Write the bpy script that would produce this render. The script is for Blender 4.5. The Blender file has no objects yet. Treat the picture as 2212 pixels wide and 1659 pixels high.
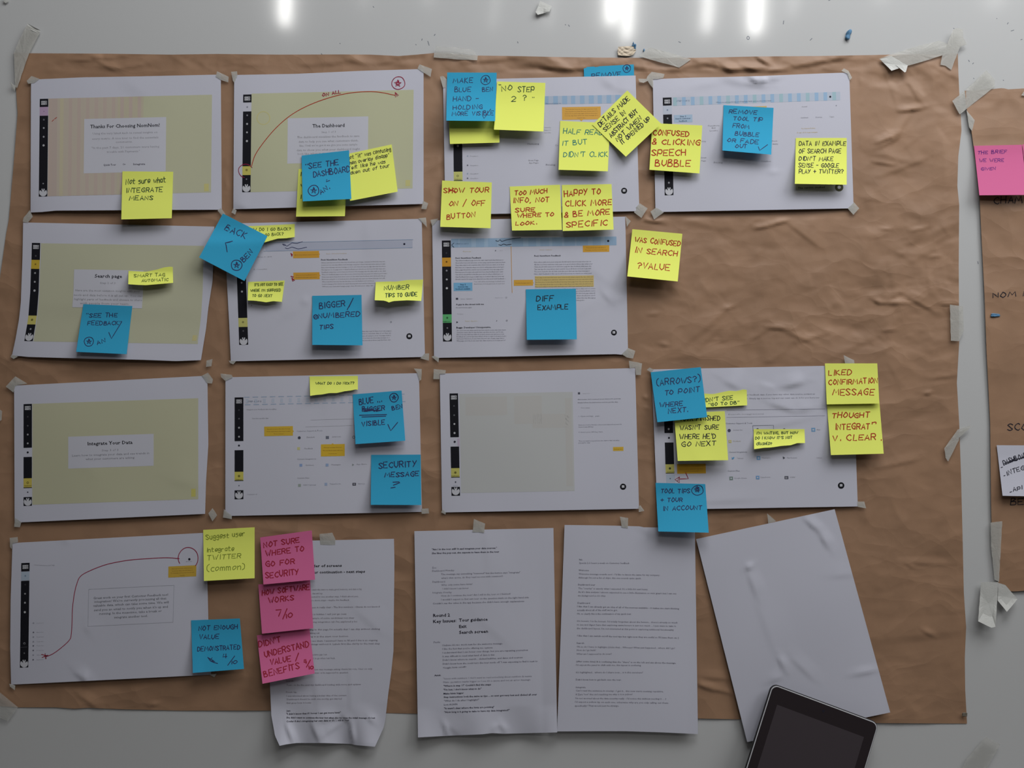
import bpy, bmesh, math, random
import numpy as np
from mathutils import Vector, Matrix

# ------------------------------------------------------------------ frame, camera, light
SC = bpy.context.scene
COL = SC.collection
K = 0.71e-3            # metres on the wall per picture unit (2212 x 1659)
D = 1.36               # camera distance from the wall
CX, CY = 1106.0, 829.5

cam_d = bpy.data.cameras.new('camera')
cam_d.sensor_width = 36.0
cam_d.lens = 36.0 * D / (2212 * K)
cam_d.clip_start = 0.05
cam = bpy.data.objects.new('camera', cam_d)
COL.objects.link(cam)
cam.location = (0, -D, 0)
cam.rotation_euler = (math.pi / 2, 0, 0)
SC.camera = cam

world = bpy.data.worlds.new('room_light')
SC.world = world
world.use_nodes = True
wb = world.node_tree.nodes['Background']
wb.inputs[0].default_value = (0.80, 0.80, 0.84, 1)
wb.inputs[1].default_value = 0.02

def area_light(name, loc, target, sx, sy, watts, color=(1, 1, 1)):
    ld = bpy.data.lights.new(name, 'AREA')
    ld.shape = 'RECTANGLE'; ld.size = sx; ld.size_y = sy
    ld.energy = watts; ld.color = color
    o = bpy.data.objects.new(name, ld)
    COL.objects.link(o)
    o.location = loc
    d = Vector(target) - Vector(loc)
    o.rotation_euler = d.to_track_quat('-Z', 'Y').to_euler()
    return o

# daylight: a broad window high above the board, and a large one further off to the right
area_light('window_light', (0.68, -0.95, 1.75), (0.3, 0.0, 0.2), 1.9, 0.7, 33.5, (0.97, 0.985, 1.0))
area_light('window_light', (2.6, -1.5, 1.9), (0.4, 0.0, 0.3), 1.4, 1.2, 33.0, (0.98, 0.99, 1.0))
# slots of daylight high on the opposite side of the room (mirrored in the glossy wall paint)
YL = 4.0
def slot_light(px, py_end, w_px, tall, watts, tilt=0.0):
    f = 1 + YL / D
    x = (px - CX) * K * f
    z = (CY - py_end) * K * f
    ld = bpy.data.lights.new('slot_light', 'AREA')
    ld.shape = 'RECTANGLE'; ld.size = w_px * K * f; ld.size_y = tall
    ld.energy = watts * 0.55; ld.color = (1.0, 0.99, 0.96)
    o = bpy.data.objects.new('slot_light', ld)
    COL.objects.link(o)
    o.location = (x, -YL, z + tall / 2)
    m = Matrix.Rotation(tilt, 4, 'Y') @ Matrix.Rotation(math.pi / 2, 4, 'X')   # faces the wall
    o.rotation_euler = m.to_euler()
    return o
for a in ((617, 54, 24, 0.62, 9.0, 0.02), (785, 18, 24, 0.45, 0.35, 0), (925, 14, 22, 0.45, 0.45, 0),
          (1080, 62, 12, 0.62, 0.55, 0.16), (1200, 62, 14, 0.62, 0.5, 0.14), (1325, 52, 26, 0.6, 8.0, 0.05),
          (1360, 84, 20, 0.7, 7.0, 0.05), (1534, 68, 18, 0.66, 5.0, 0.07), (1634, 72, 27, 0.66, 10.0, 0.02),
          (1722, 32, 18, 0.5, 0.8, 0.12), (1905, 8, 26, 0.45, 0.6, 0), (2150, 20, 40, 0.5, 1.1, 0)):
    slot_light(*a)

SC.view_settings.view_transform = 'Standard'
SC.view_settings.look = 'None'
SC.view_settings.exposure = 0.0
SC.view_settings.gamma = 1.0
SC.view_settings.use_curve_mapping = False

# ------------------------------------------------------------------ materials
def lin(c):
    return tuple((v / 12.92 if v <= 0.04045 else ((v + 0.055) / 1.055) ** 2.4) for v in (x / 255.0 for x in c))

_mats = {}
def mat(name, rgb, rough=0.85, spec=0.2, coat=0.0, bump=0.0, bscale=400.0, mottle=0.0, mscale=12.0, alpha=1.0, emit=None):
    """rgb is linear albedo"""
    if name in _mats:
        return _mats[name]
    m = bpy.data.materials.new(name)
    m.use_nodes = True
    nt = m.node_tree
    b = nt.nodes['Principled BSDF']
    b.inputs['Base Color'].default_value = (*rgb, 1)
    b.inputs['Roughness'].default_value = rough
    b.inputs['Specular IOR Level'].default_value = spec
    if coat:
        b.inputs['Coat Weight'].default_value = coat
        b.inputs['Coat Roughness'].default_value = 0.12
    tc = nt.nodes.new('ShaderNodeTexCoord')
    if bump:
        nz = nt.nodes.new('ShaderNodeTexNoise')
        nz.inputs['Scale'].default_value = bscale
        nz.inputs['Detail'].default_value = 4.0
        nt.links.new(tc.outputs['Object'], nz.inputs['Vector'])
        bp = nt.nodes.new('ShaderNodeBump')
        bp.inputs['Strength'].default_value = bump
        bp.inputs['Distance'].default_value = 0.001
        nt.links.new(nz.outputs['Fac'], bp.inputs['Height'])
        nt.links.new(bp.outputs['Normal'], b.inputs['Normal'])
    if mottle:
        nz = nt.nodes.new('ShaderNodeTexNoise')
        nz.inputs['Scale'].default_value = mscale
        nz.inputs['Detail'].default_value = 6.0
        nz.inputs['Roughness'].default_value = 0.6
        nt.links.new(tc.outputs['Object'], nz.inputs['Vector'])
        r = nt.nodes.new('ShaderNodeValToRGB')
        r.color_ramp.elements[0].position = 0.3
        r.color_ramp.elements[1].position = 0.7
        r.color_ramp.elements[0].color = (*[c * (1 - mottle) for c in rgb], 1)
        r.color_ramp.elements[1].color = (*[min(1, c * (1 + mottle)) for c in rgb], 1)
        nt.links.new(nz.outputs['Fac'], r.inputs['Fac'])
        nt.links.new(r.outputs['Color'], b.inputs['Base Color'])
    if alpha < 1:
        b.inputs['Alpha'].default_value = alpha
    _mats[name] = m
    return m

WHITE = (0.52, 0.522, 0.52)
PAPER = (0.54, 0.54, 0.615)
M_WALL = mat('wall_paint', WHITE, rough=0.6, spec=0.0, coat=1.0, bump=0.05, bscale=900)
M_WALL.node_tree.nodes['Principled BSDF'].inputs['Coat Roughness'].default_value = 0.078
M_KRAFT = mat('kraft_paper', (0.322, 0.190, 0.114), rough=0.5, spec=0.4, bump=0.07, bscale=900, mottle=0.10, mscale=14)
def crumple(m, scales, dist):
    """crumpled-paper relief: facets from warped cell distances, fading in and out over the sheet"""
    nt = m.node_tree; b = nt.nodes['Principled BSDF']; L = nt.links
    tc = nt.nodes.new('ShaderNodeTexCoord')
    wn = nt.nodes.new('ShaderNodeTexNoise'); wn.inputs['Scale'].default_value = 7.0; wn.inputs['Detail'].default_value = 3.0
    L.new(tc.outputs['Object'], wn.inputs['Vector'])
    mx = nt.nodes.new('ShaderNodeMix'); mx.data_type = 'VECTOR'; mx.inputs['Factor'].default_value = 0.10
    L.new(tc.outputs['Object'], mx.inputs[4]); L.new(wn.outputs['Color'], mx.inputs[5])
    mp = nt.nodes.new('ShaderNodeMapping'); mp.inputs['Scale'].default_value = (0.75, 1.0, 1.35); mp.inputs['Rotation'].default_value = (0, 0.25, 0)
    L.new(mx.outputs[1], mp.inputs['Vector'])
    msk = nt.nodes.new('ShaderNodeTexNoise'); msk.inputs['Scale'].default_value = 3.0; msk.inputs['Detail'].default_value = 2.0
    L.new(tc.outputs['Object'], msk.inputs['Vector'])
    rg = nt.nodes.new('ShaderNodeMapRange'); rg.inputs['From Min'].default_value = .38; rg.inputs['From Max'].default_value = .62
    rg.inputs['To Min'].default_value = .25; rg.inputs['To Max'].default_value = 1.0
    L.new(msk.outputs['Fac'], rg.inputs['Value'])
    last = b.inputs['Normal'].links[0].from_socket if b.inputs['Normal'].links else None
    for sc_, d_ in zip(scales, dist):
        v = nt.nodes.new('ShaderNodeTexVoronoi'); v.feature = 'F1'; v.inputs['Scale'].default_value = sc_
        L.new(mp.outputs['Vector'], v.inputs['Vector'])
        bp = nt.nodes.new('ShaderNodeBump'); bp.inputs['Distance'].default_value = d_
        L.new(rg.outputs['Result'], bp.inputs['Strength'])
        L.new(v.outputs['Distance'], bp.inputs['Height'])
        if last is not None: L.new(last, bp.inputs['Normal'])
        last = bp.outputs['Normal']
    L.new(last, b.inputs['Normal'])
crumple(M_KRAFT, (13.0, 31.0), (0.0042, 0.0012))
M_PAPER = mat('copy_paper', PAPER, rough=0.8, spec=0.2, bump=0.06, bscale=900)
M_NOTE = {
    'yellow': mat('yellow_note_paper', (0.80, 0.86, 0.165), rough=0.85, spec=0.1, bump=0.05, bscale=900),
    'blue': mat('blue_note_paper', (0.040, 0.35, 0.57), rough=0.85, spec=0.1, bump=0.05, bscale=900),
    'pink': mat('pink_note_paper', (0.66, 0.15, 0.32), rough=0.85, spec=0.1, bump=0.05, bscale=900),
    'white': M_PAPER,
}
M_TAPE = mat('masking_tape', (0.56, 0.55, 0.51), rough=0.5, spec=0.4, alpha=0.50, bump=0.35, bscale=350)
M_TAPE_FAINT = mat('masking_tape_thin', (0.56, 0.555, 0.52), rough=0.5, spec=0.4, alpha=0.32, bump=0.35, bscale=350)
M_TAPE2 = mat('masking_tape_folded', (0.60, 0.60, 0.57), rough=0.5, spec=0.4, alpha=0.82, bump=0.3, bscale=500)

INKS = {
    'black': (0.018, 0.018, 0.03), 'navy': (0.03, 0.035, 0.11), 'green': (0.035, 0.075, 0.03),
    'olive': (0.10, 0.14, 0.03), 'faint': (0.20, 0.25, 0.03), 'red': (0.40, 0.03, 0.012), 'rouge': (0.30, 0.012, 0.05),
    'crimson': (0.33, 0.02, 0.04), 'purple': (0.13, 0.02, 0.20), 'teal': (0.03, 0.20, 0.16),
}
def ink(name):
    return mat(name + '_ink', INKS[name], rough=0.7, spec=0.2)
def toner(rgb255):
    """printed colour as it would look on white paper of sRGB 214"""
    c = tuple(min(0.9, v * PAPER[0] / 0.67) for v in lin(rgb255))
    return mat('print_%02x%02x%02x' % tuple(rgb255), c, rough=0.75, spec=0.2)

# ------------------------------------------------------------------ object helpers
def tag(o, label=None, category=None, group=None, kind=None):
    if label: o['label'] = label
    if category: o['category'] = category
    if group: o['group'] = group
    if kind: o['kind'] = kind
    return o

def link_mesh(name, verts, faces, m, parent=None, smooth=True):
    me = bpy.data.meshes.new(name)
    me.from_pydata([tuple(v) for v in verts], [], faces)
    me.materials.append(m)
    if smooth:
        me.polygons.foreach_set('use_smooth', [True] * len(me.polygons))
    me.update()
    o = bpy.data.objects.new(name, me)
    COL.objects.link(o)
    if parent is not None:
        o.parent = parent
    return o

def W(px, py, h):
    """point seen at picture position (px, py), h metres in front of the wall"""
    f = (D - h) / D
    return np.stack([(px - CX) * K * f, -h + 0 * px, (CY - py) * K * f], -1)

def polyfn(pts):
    p = np.array(pts, float)
    d = np.r_[0, np.cumsum(np.hypot(*np.diff(p, axis=0).T))]
    d /= d[-1]
    return lambda t: np.stack([np.interp(t, d, p[:, 0]), np.interp(t, d, p[:, 1])], -1)

def coons(top, right, bottom, left, nu, nv):
    T, R, B, L = map(polyfn, (top, right, bottom, left))
    u = np.linspace(0, 1, nu + 1); v = np.linspace(0, 1, nv + 1)
    U, V = np.meshgrid(u, v)
    c00, c10, c01, c11 = T(0.0), T(1.0), B(0.0), B(1.0)
    U_, V_ = U[..., None], V[..., None]
    P = (1 - V_) * T(U) + V_ * B(U) + (1 - U_) * L(V) + U_ * R(V) \
        - ((1 - U_) * (1 - V_) * c00 + U_ * (1 - V_) * c10 + (1 - U_) * V_ * c01 + U_ * V_ * c11)
    return P

def slab(name, P, hf, m, thick=0.00015, parent=None, extra=None):
    """thin sheet with front, back and edges over the picture grid P, at height hf"""
    nv, nu = P.shape[0], P.shape[1]
    h = hf(P[..., 0], P[..., 1])
    if extra is not None:
        h = h + extra
    front = W(P[..., 0], P[..., 1], h).reshape(-1, 3)
    back = front + np.array([0, thick, 0])
    n = nv * nu
    faces = []
    idx = np.arange(n).reshape(nv, nu)
    a, b, c, d = idx[:-1, :-1], idx[:-1, 1:], idx[1:, 1:], idx[1:, :-1]
    q = np.stack([a, d, c, b], -1).reshape(-1, 4)
    faces += q.tolist()
    faces += (q[:, ::-1] + n).tolist()
    rim = list(idx[0, :]) + list(idx[1:, -1]) + list(idx[-1, -2::-1]) + list(idx[-2:0:-1, 0])
    m_ = len(rim)
    edge = np.vstack([front[rim], back[rim]])      # own vertices, so that the faces stay flat up to the cut edge
    b0 = 2 * n
    for i in range(m_):
        j = (i + 1) % m_
        faces.append([b0 + i, b0 + j, b0 + j + m_, b0 + i + m_])
    return link_mesh(name, np.vstack([front, back, edge]), faces, m, parent)

# ------------------------------------------------------------------ height fields (metres in front of the wall)
rng = random.Random(7)
_w = [(rng.uniform(0, 6.28), rng.uniform(0, 6.28), rng.uniform(190, 420), rng.uniform(.5, 1)) for _ in range(9)]
def G(px, py):
    s = 0
    for a, ph, wl, am in _w:
        s = s + am * np.sin((px * math.cos(a) + py * math.sin(a)) * 6.283 / wl + ph)
    return 0.0036 + 0.00030 * s

def seg_dist(px, py, x0, y0, x1, y1):
    dx, dy = x1 - x0, y1 - y0
    L2 = dx * dx + dy * dy + 1e-9
    t = np.clip(((px - x0) * dx + (py - y0) * dy) / L2, 0, 1)
    d = np.hypot(px - x0 - t * dx, py - y0 - t * dy)
    side = ((px - x0) * dy - (py - y0) * dx) / math.sqrt(L2)
    return d, t, side

def crease(px, py, c):
    """fold: sharp ridge, one flank steep and one flank long, fading at its ends"""
    x0, y0, x1, y1, w, amp = c
    d, t, side = seg_dist(px, py, x0, y0, x1, y1)
    ww = np.where(side > 0, w * 1.3, w * 0.5)
    return amp * np.clip(1 - d / ww, 0, 1) * (0.35 + 0.65 * np.sin(np.clip(t, 0.02, .98) * math.pi))

# ------------------------------------------------------------------ setting
def box(name, x0, x1, y0, y1, z0, z1, m, parent=None, bevel=0.0):
    bm = bmesh.new()
    bmesh.ops.create_cube(bm, size=1.0)
    for v in bm.verts:
        v.co = Vector(((x0 + x1) / 2 + v.co.x * (x1 - x0), (y0 + y1) / 2 + v.co.y * (y1 - y0), (z0 + z1) / 2 + v.co.z * (z1 - z0)))
    if bevel:
        bmesh.ops.bevel(bm, geom=bm.edges[:], offset=bevel, segments=2, affect='EDGES')
    me = bpy.data.meshes.new(name); bm.to_mesh(me); bm.free()
    me.materials.append(m)
    o = bpy.data.objects.new(name, me); COL.objects.link(o)
    if parent: o.parent = parent
    return o

wall = tag(box('wall_back', -3.2, 3.2, 0.0, 0.1, -1.45, 1.7, M_WALL), kind='structure')
M_FLOOR = mat('floor_vinyl', (0.22, 0.21, 0.20), rough=0.6, mottle=0.08)
tag(box('floor', -3.2, 3.2, -5.0, 0.1, -1.5, -1.45, M_FLOOR), kind='structure')

# ------------------------------------------------------------------ brown paper
KT = [(30, 114), (64, 115), (150, 115.5), (234, 116), (368, 118), (468, 116.5), (602, 118), (740, 117.5), (800, 118), (861, 121), (900, 118), (938, 114.5),
      (1028, 120), (1110, 121), (1196, 123), (1300, 124.5), (1400, 125), (1495, 125), (1635, 122), (1760, 121), (1880, 119), (1922, 118), (2000, 117), (2069, 116)]
KR = [(2069, 116), (2070, 150), (2072, 198), (2075, 240), (2077, 282), (2070, 338), (2068, 402), (2072, 442), (2071, 570), (2072, 740), (2067, 827), (2072, 914),
      (2076, 1029), (2079, 1145), (2082, 1280), (2087, 1355), (2084, 1422), (2085, 1490), (2089, 1563)]
KB = [(-9, 1525), (39, 1528), (120, 1528), (160, 1531), (190, 1529), (260, 1532), (392, 1535), (586, 1535), (870, 1541), (1100, 1546), (1300, 1549), (1508, 1552), (1606, 1554), (1760, 1559),
      (1899, 1562), (2089, 1563)]
KL = [(30, 114), (35, 199), (38, 245), (30, 349), (19, 475), (13, 507), (0, 600), (-8, 700), (-8, 900), (-7, 1200), (-10, 1400), (-9, 1525)]

CR = [  # hand-placed folds: x0 y0 x1 y1 width height
    (1120, 128, 1230, 146, 26, .0022), (1175, 122, 1222, 140, 22, .0026), (1160, 143, 1262, 150, 14, .0022), (1228, 150, 1340, 136, 18, .0016),
    (1195, 152, 1250, 160, 12, .002), (1330, 140, 1420, 150, 16, .0018), (1440, 150, 1530, 135, 20, .002), (1510, 133, 1580, 150, 14, .002),
    (1560, 140, 1600, 165, 14, .0026), (1570, 152, 1650, 147, 12, .0028), (1600, 140, 1655, 160, 12, .0026), (1632, 122, 1664, 140, 10, .003),
    (1640, 164, 1700, 146, 14, .0026), (1690, 150, 1780, 128, 18, .0022), (1740, 140, 1830, 122, 14, .0018), (1400, 158, 1500, 164, 12, .0012),
    (1655, 165, 1730, 160, 12, .002), (1480, 165, 1580, 158, 12, .0018),
    (1945, 240, 1995, 233, 10, .0030), (1936, 297, 1962, 248, 14, .0026), (1892, 309, 1938, 291, 12, .0028), (1900, 318, 1942, 296, 12, .002),
    (1888, 350, 1932, 356, 10, .002), (1880, 330, 1975, 350, 20, .0014), (1965, 180, 1985, 215, 14, .0014), (1900, 380, 2005, 340, 16, .0014),
    (1668, 485, 1700, 477, 9, .0026), (1630, 494, 1668, 487, 9, .0024), (1698, 477, 1770, 532, 16, .0014), (1380, 474, 1440, 482, 8, .0022),
    (1900, 494, 1925, 496, 6, .0012), (1965, 500, 2010, 490, 7, .0014), (2005, 557, 2030, 554, 6, .0014),
    (1885, 647, 1905, 656, 9, .0022), (1915, 657, 1965, 655, 8, .0022), (1948, 632, 2020, 672, 14, .0022), (1915, 648, 1950, 628, 12, .0014),
    (1900, 655, 1950, 652, 8, .0014), (2030, 658, 2070, 657, 7, .0016),
    (1565, 668, 1590, 662, 8, .0020), (1470, 750, 1570, 668, 22, .0018), (1500, 760, 1560, 700, 18, .0012), (1425, 744, 1444, 746, 7, .0016),
    (1655, 708, 1700, 710, 8, .0020), (1618, 738, 1655, 712, 12, .0016), (1690, 712, 1760, 742, 14, .0014), (1400, 680, 1425, 678, 7, .0013),
    (1720, 740, 1790, 720, 10, .0012), (1780, 780, 1900, 720, 20, .0012), (1900, 716, 1945, 712, 8, .0010), (1705, 795, 1740, 788, 9, .001),
    (2000, 851, 2012, 848, 6, .0026), (2010, 818, 2070, 810, 10, .0014), (1405, 855, 1440, 845, 8, .0012), (1380, 855, 1399, 861, 8, .0012),
    (1900, 1010, 1990, 990, 14, .0014), (1940, 1215, 2060, 1218, 12, .0012), (1960, 1222, 1975, 1226, 6, .0014), (1990, 1360, 2020, 1376, 9, .0014),
    (1895, 1380, 2080, 1362, 30, .0014), (1500, 1475, 1545, 1492, 12, .0026), (1540, 1488, 1590, 1500, 12, .0016), (1510, 1462, 1580, 1466, 14, .0014),
    (1700, 1098, 1800, 1090, 8, .001), (1560, 1115, 1640, 1106, 10, .0012), (320, 1525, 345, 1520, 8, .002), (170, 1500, 210, 1528, 16, .002),
    (180, 120, 245, 126, 8, .0016), (150, 131, 215, 128, 8, .0014), (205, 128, 262, 160, 12, .0014), (230, 150, 330, 135, 14, .0012),
    (750, 128, 790, 138, 12, .0012), (812, 138, 850, 132, 12, .0012), (850, 124, 920, 118, 8, .0014), (1000, 135, 1100, 128, 12, .0014),
    (560, 1140, 700, 1160, 18, .0012), (640, 1152, 680, 1163, 12, .001), (690, 812, 720, 803, 9, .0014), (920, 790, 1060, 785, 16, .001),
    (1380, 858, 1402, 862, 6, .001), (1385, 880, 1405, 884, 6, .001), (1384, 926, 1394, 927, 5, .001), (1460, 470, 1560, 492, 24, .0014),
]
_r = random.Random(11)
for i in range(620):
    # random folds; most of them in the top band and on the bare right-hand part
    z = _r.random()
    if z < .26:
        x, y = _r.uniform(920, 2060), _r.uniform(118, 165)
    elif z < .34:
        x, y = _r.uniform(60, 920), _r.uniform(118, 150)
    elif z < .62:
        x, y = _r.uniform(1850, 2070), _r.uniform(150, 1560) ** 1.0
    elif z < .88:
        x, y = _r.uniform(1380, 2070), _r.uniform(460, 800)
    else:
        x, y = _r.uniform(0, 1400), _r.uniform(120, 1530)
    a = _r.gauss(-0.12, 0.75)
    l = _r.choice((_r.uniform(14, 50), _r.uniform(40, 130)))
    low = 0.5 if y > 850 else 1.0
    wd = _r.uniform(7, 34)
    CR.append((x, y, x + l * math.cos(a), y + l * math.sin(a), wd, _r.choice((1, 1, -1)) * _r.uniform(.3, 1) * low * (.0003 + wd * .000028)))
_tn = [(_r.uniform(0, 6.28), _r.uniform(0, 6.28), _r.uniform(36, 90)) for _ in range(14)]

BOX = [(45, 150, 490, 475), (488, 140, 930, 475), (945, 150, 1395, 480), (1400, 150, 1860, 475), (20, 470, 478, 790), (478, 462, 930, 790), (925, 460, 1375, 780),
       (20, 800, 465, 1140), (475, 795, 920, 1125), (938, 785, 1395, 1115), (1400, 780, 1870, 1105), (10, 1140, 465, 1495), (565, 1160, 860, 1560), (890, 1135, 1210, 1560),
       (1205, 1130, 1512, 1560)]
def covered(px, py):
    m = np.zeros_like(px)
    for x0, y0, x1, y1 in BOX:
        e = np.minimum(np.minimum(px - x0, x1 - px), np.minimum(py - y0, y1 - py))
        m = np.maximum(m, np.clip(e / 8.0, 0, 1))
    return m

def kraft_h(px, py):
    s = np.zeros_like(px)
    for c in CR:
        bb = max(c[4], 1)
        msk = (px > min(c[0], c[2]) - bb) & (px < max(c[0], c[2]) + bb) & (py > min(c[1], c[3]) - bb) & (py < max(c[1], c[3]) + bb)
        if msk.any():
            s[msk] += crease(px[msk], py[msk], c)
    fine = np.zeros_like(px)
    for a, ph, wl in _tn:
        fine += np.sin((px * math.cos(a) + py * math.sin(a) * 1.8) * 6.283 / wl + ph + 1.3 * np.sin(px / 70 + ph))
    # crumpled facets: ridged waves, strongest on the bare right-hand part and along the top
    rid = np.zeros_like(px)
    for a, ph, wl in _tn[:6]:
        q = (px * math.cos(a) * .7 + py * math.sin(a) * 1.5) * 6.283 / (wl * 3.0) + ph + 1.9 * np.sin((px + 2.1 * py) / 93 + ph) + 1.1 * np.sin((1.7 * px - py) / 61 + 2 * ph)
        rid += (1 - np.abs(np.sin(q))) ** 1.5
    zone = np.clip((px - 1330) / 120, .25, 1) * np.clip(1.25 - py / 1450, .35, 1) + .5 * np.clip(1 - (py - 116) / 50, 0, 1)
    s = s + rid * 0.00016 * zone
    s = s + fine * 0.00004 * np.clip(1.25 - py / 1500, .45, 1)
    return np.maximum(0.0004, G(px, py) - 0.0021 + s * (0.95 + 0.1 * np.clip(1 - (py - 116) / 60, 0, 1)) * (1 - 0.94 * covered(px, py)))

P = coons(KT, KR, KB, KL, 560, 390)
kraft = slab('kraft_paper_sheet', P, kraft_h, M_KRAFT, 0.00018)
tag(kraft, 'large crumpled brown kraft paper sheet carrying the printed screens', 'brown paper')

# second brown sheet, cut by the right edge of the picture
R_T = [(2084, 196), (2137, 193), (2167, 190), (2176, 193), (2212, 191), (2500, 190), (2950, 188)]
R_L = [(2084, 196), (2089, 240), (2098, 280), (2103, 315), (2110, 370), (2116, 425), (2121, 526), (2127, 642), (2131, 755), (2139, 914), (2141, 1084), (2143, 1180), (2157, 1262), (2158, 1277)]
R_B = [(2158, 1277), (2193, 1277.5), (2212, 1276), (2950, 1272)]
R_R = [(2950, 188), (2952, 700), (2950, 1272)]
CR2 = [(2152, 232, 2176, 193, 7, .0030), (2108, 238, 2150, 232, 9, .0016), (2180, 200, 2200, 240, 14, .0012), (2180, 680, 2200, 682, 6, .0012),
       (2160, 1215, 2180, 1225, 6, .0012), (2120, 330, 2140, 420, 16, .0006)]
def kraft2_h(px, py):
    s = np.zeros_like(px)
    for c in CR2:
        s += crease(px, py, c)
    t = np.clip((px - 2140) / 60.0, -1, 1)
    return G(px, py) - 0.0004 + s * .7 + 0.0022 * np.clip(1 - (px - 2085) / 70.0, 0, 1) ** 2
kraft2 = slab('kraft_paper_sheet', coons(R_T, R_R, R_B, R_L, 110, 150), kraft2_h, M_KRAFT, 0.00018)
tag(kraft2, 'second brown kraft paper sheet, cut off by the right edge of the photo', 'brown paper')

# ------------------------------------------------------------------ single-stroke handwriting alphabet: x digit, y digit (baseline 2, capitals to 8); ~ = curved
GL = {
 'A': '02 28 42|14 34', 'B': '02 08|~08 28 37 26 05|~05 35 43 32 02', 'C': '~47 38 17 05 13 32 43', 'D': '02 08|~08 28 46 44 22 02',
 'E': '48 08 02 42|05 35', 'F': '48 08 02|05 35', 'G': '~47 38 17 05 13 32 43|25 45 42', 'H': '02 08|42 48|05 45', 'I': '12 18', 'J': '38 33|~33 22 03',
 'K': '02 08|38 05 42', 'L': '08 02 32', 'M': '02 18 34 58 62', 'N': '02 08 42 48', 'O': '~28 16 04 13 22 44 46 28', 'P': '02 08|~08 38 46 34 05',
 'Q': '~28 06 04 22 44 46 28|24 42', 'R': '02 08|~08 38 46 35 05|25 42', 'S': '~47 28 07 16 34 43 22 03', 'T': '08 48|28 22', 'U': '08 04|~04 13 22 33 44|44 48',
 'V': '08 22 48', 'W': '08 22 36 42 68', 'X': '08 42|48 02', 'Y': '08 25|48 12', 'Z': '08 48 02 42',
 '0': '~28 06 04 22 44 46 28', '1': '18 12', '2': '~07 28 46 24 02|02 42', '3': '~08 38 25 43 22 02', '4': '18 04 44|38 32', '5': '38 08 05|~05 35 43 22 02', '7': '08 48 22', '8': '~28 07 43 22 03 47 28',
 '?': '~07 28 46 25 24|22 23', '.': '12 13', ',': '12 01', "'": '18 16', '"': '08 07|28 27', '-': '05 35', '/': '01 49', '+': '05 45|23 27',
 '&': '~42 25 16 17 28 37 36 14 03 12 32 44', '(': '~29 07 03 21', ')': '~09 27 23 01', '!': '18 14|12 13', ' ': '', ':': '13 13|16 16', '~': '',
 'a': '~36 16 04 12 33|36 32', 'b': '08 02|~05 26 34 22 02', 'c': '~36 16 04 12 32', 'd': '~35 16 04 12 33|38 32', 'e': '~04 34 36 16 04 12 33', 'f': '~38 27 12|06 36',
 'g': '~36 16 04 13 34|~36 31 20 01', 'h': '08 02|~04 26 35 32', 'i': '16 12|18 18', 'k': '08 02|36 04 32', 'l': '18 12', 'm': '06 02|~05 16 25 22|~25 36 45 42',
 'n': '06 02|~05 26 35 32', 'o': '~16 04 12 34 36 16', 'p': '06 00|~05 26 34 22 03', 'r': '06 02|~04 16 36', 's': '~36 16 05 34 22 02', 't': '18 12 32|06 36',
 'u': '~06 03 22 34 36|36 32', 'v': '06 12 36', 'w': '06 12 25 32 46', 'x': '06 32|36 02', 'y': '06 13 34|36 00', 'z': '06 36 02 32',
}
def smooth(p, n=5):
    p = np.array(p, float)
    if len(p) < 3: return p
    closed = np.allclose(p[0], p[-1])
    q = np.vstack([p[-2] if closed else 2 * p[0] - p[1], p, p[1] if closed else 2 * p[-1] - p[-2]])
    out = []
    for i in range(1, len(q) - 2):
        for t in np.linspace(0, 1, n, endpoint=False):
            a, b, c, d = q[i - 1], q[i], q[i + 1], q[i + 2]
            out.append(.5 * ((2 * b) + (c - a) * t + (2 * a - 5 * b + 4 * c - d) * t * t + (3 * b - a - 3 * c + d) * t ** 3))
    out.append(q[-2])
    return np.array(out)

_hr = random.Random(3)
def hand(text, x0, y0, x1, y1, h):
    """polylines in picture units for TEXT from (x0, y0) to (x1, y1) on the baseline, capitals h high"""
    adv, x, gl = [], 0.0, []
    for ch in text:
        g = GL.get(ch, '')
        st = []
        wmax = 0
        for part in g.split('|') if g else []:
            cur = part.startswith('~')
            pts = [(int(k[0]), int(k[1]) - 2) for k in part.strip('~').split()]
            wmax = max(wmax, max(q[0] for q in pts))
            st.append(smooth(pts) if cur else np.array(pts, float))
        if ch in " ": wmax = 2.4
        gl.append((x, st)); x += wmax + 1.7
    x -= 1.7
    L = math.hypot(x1 - x0, y1 - y0)
    ux, uy = (x1 - x0) / L, (y1 - y0) / L
    sx, sy = (L - .14 * h) / max(x, 1), h / 6.0
    out = []
    for gx, st in gl:
        jx, jy, js, ja = _hr.uniform(-.25, .25), _hr.uniform(-.35, .35), _hr.uniform(.88, 1.1), _hr.uniform(-.06, .10)
        for s in st:
            a = (s[:, 0] + gx + jx + ja * s[:, 1] + .08 * s[:, 1]) * sx
            b = (s[:, 1] * js + jy) * sy
            out.append(np.stack([x0 + a * ux + b * uy, y0 + a * uy - b * ux], -1))
    return out

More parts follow.
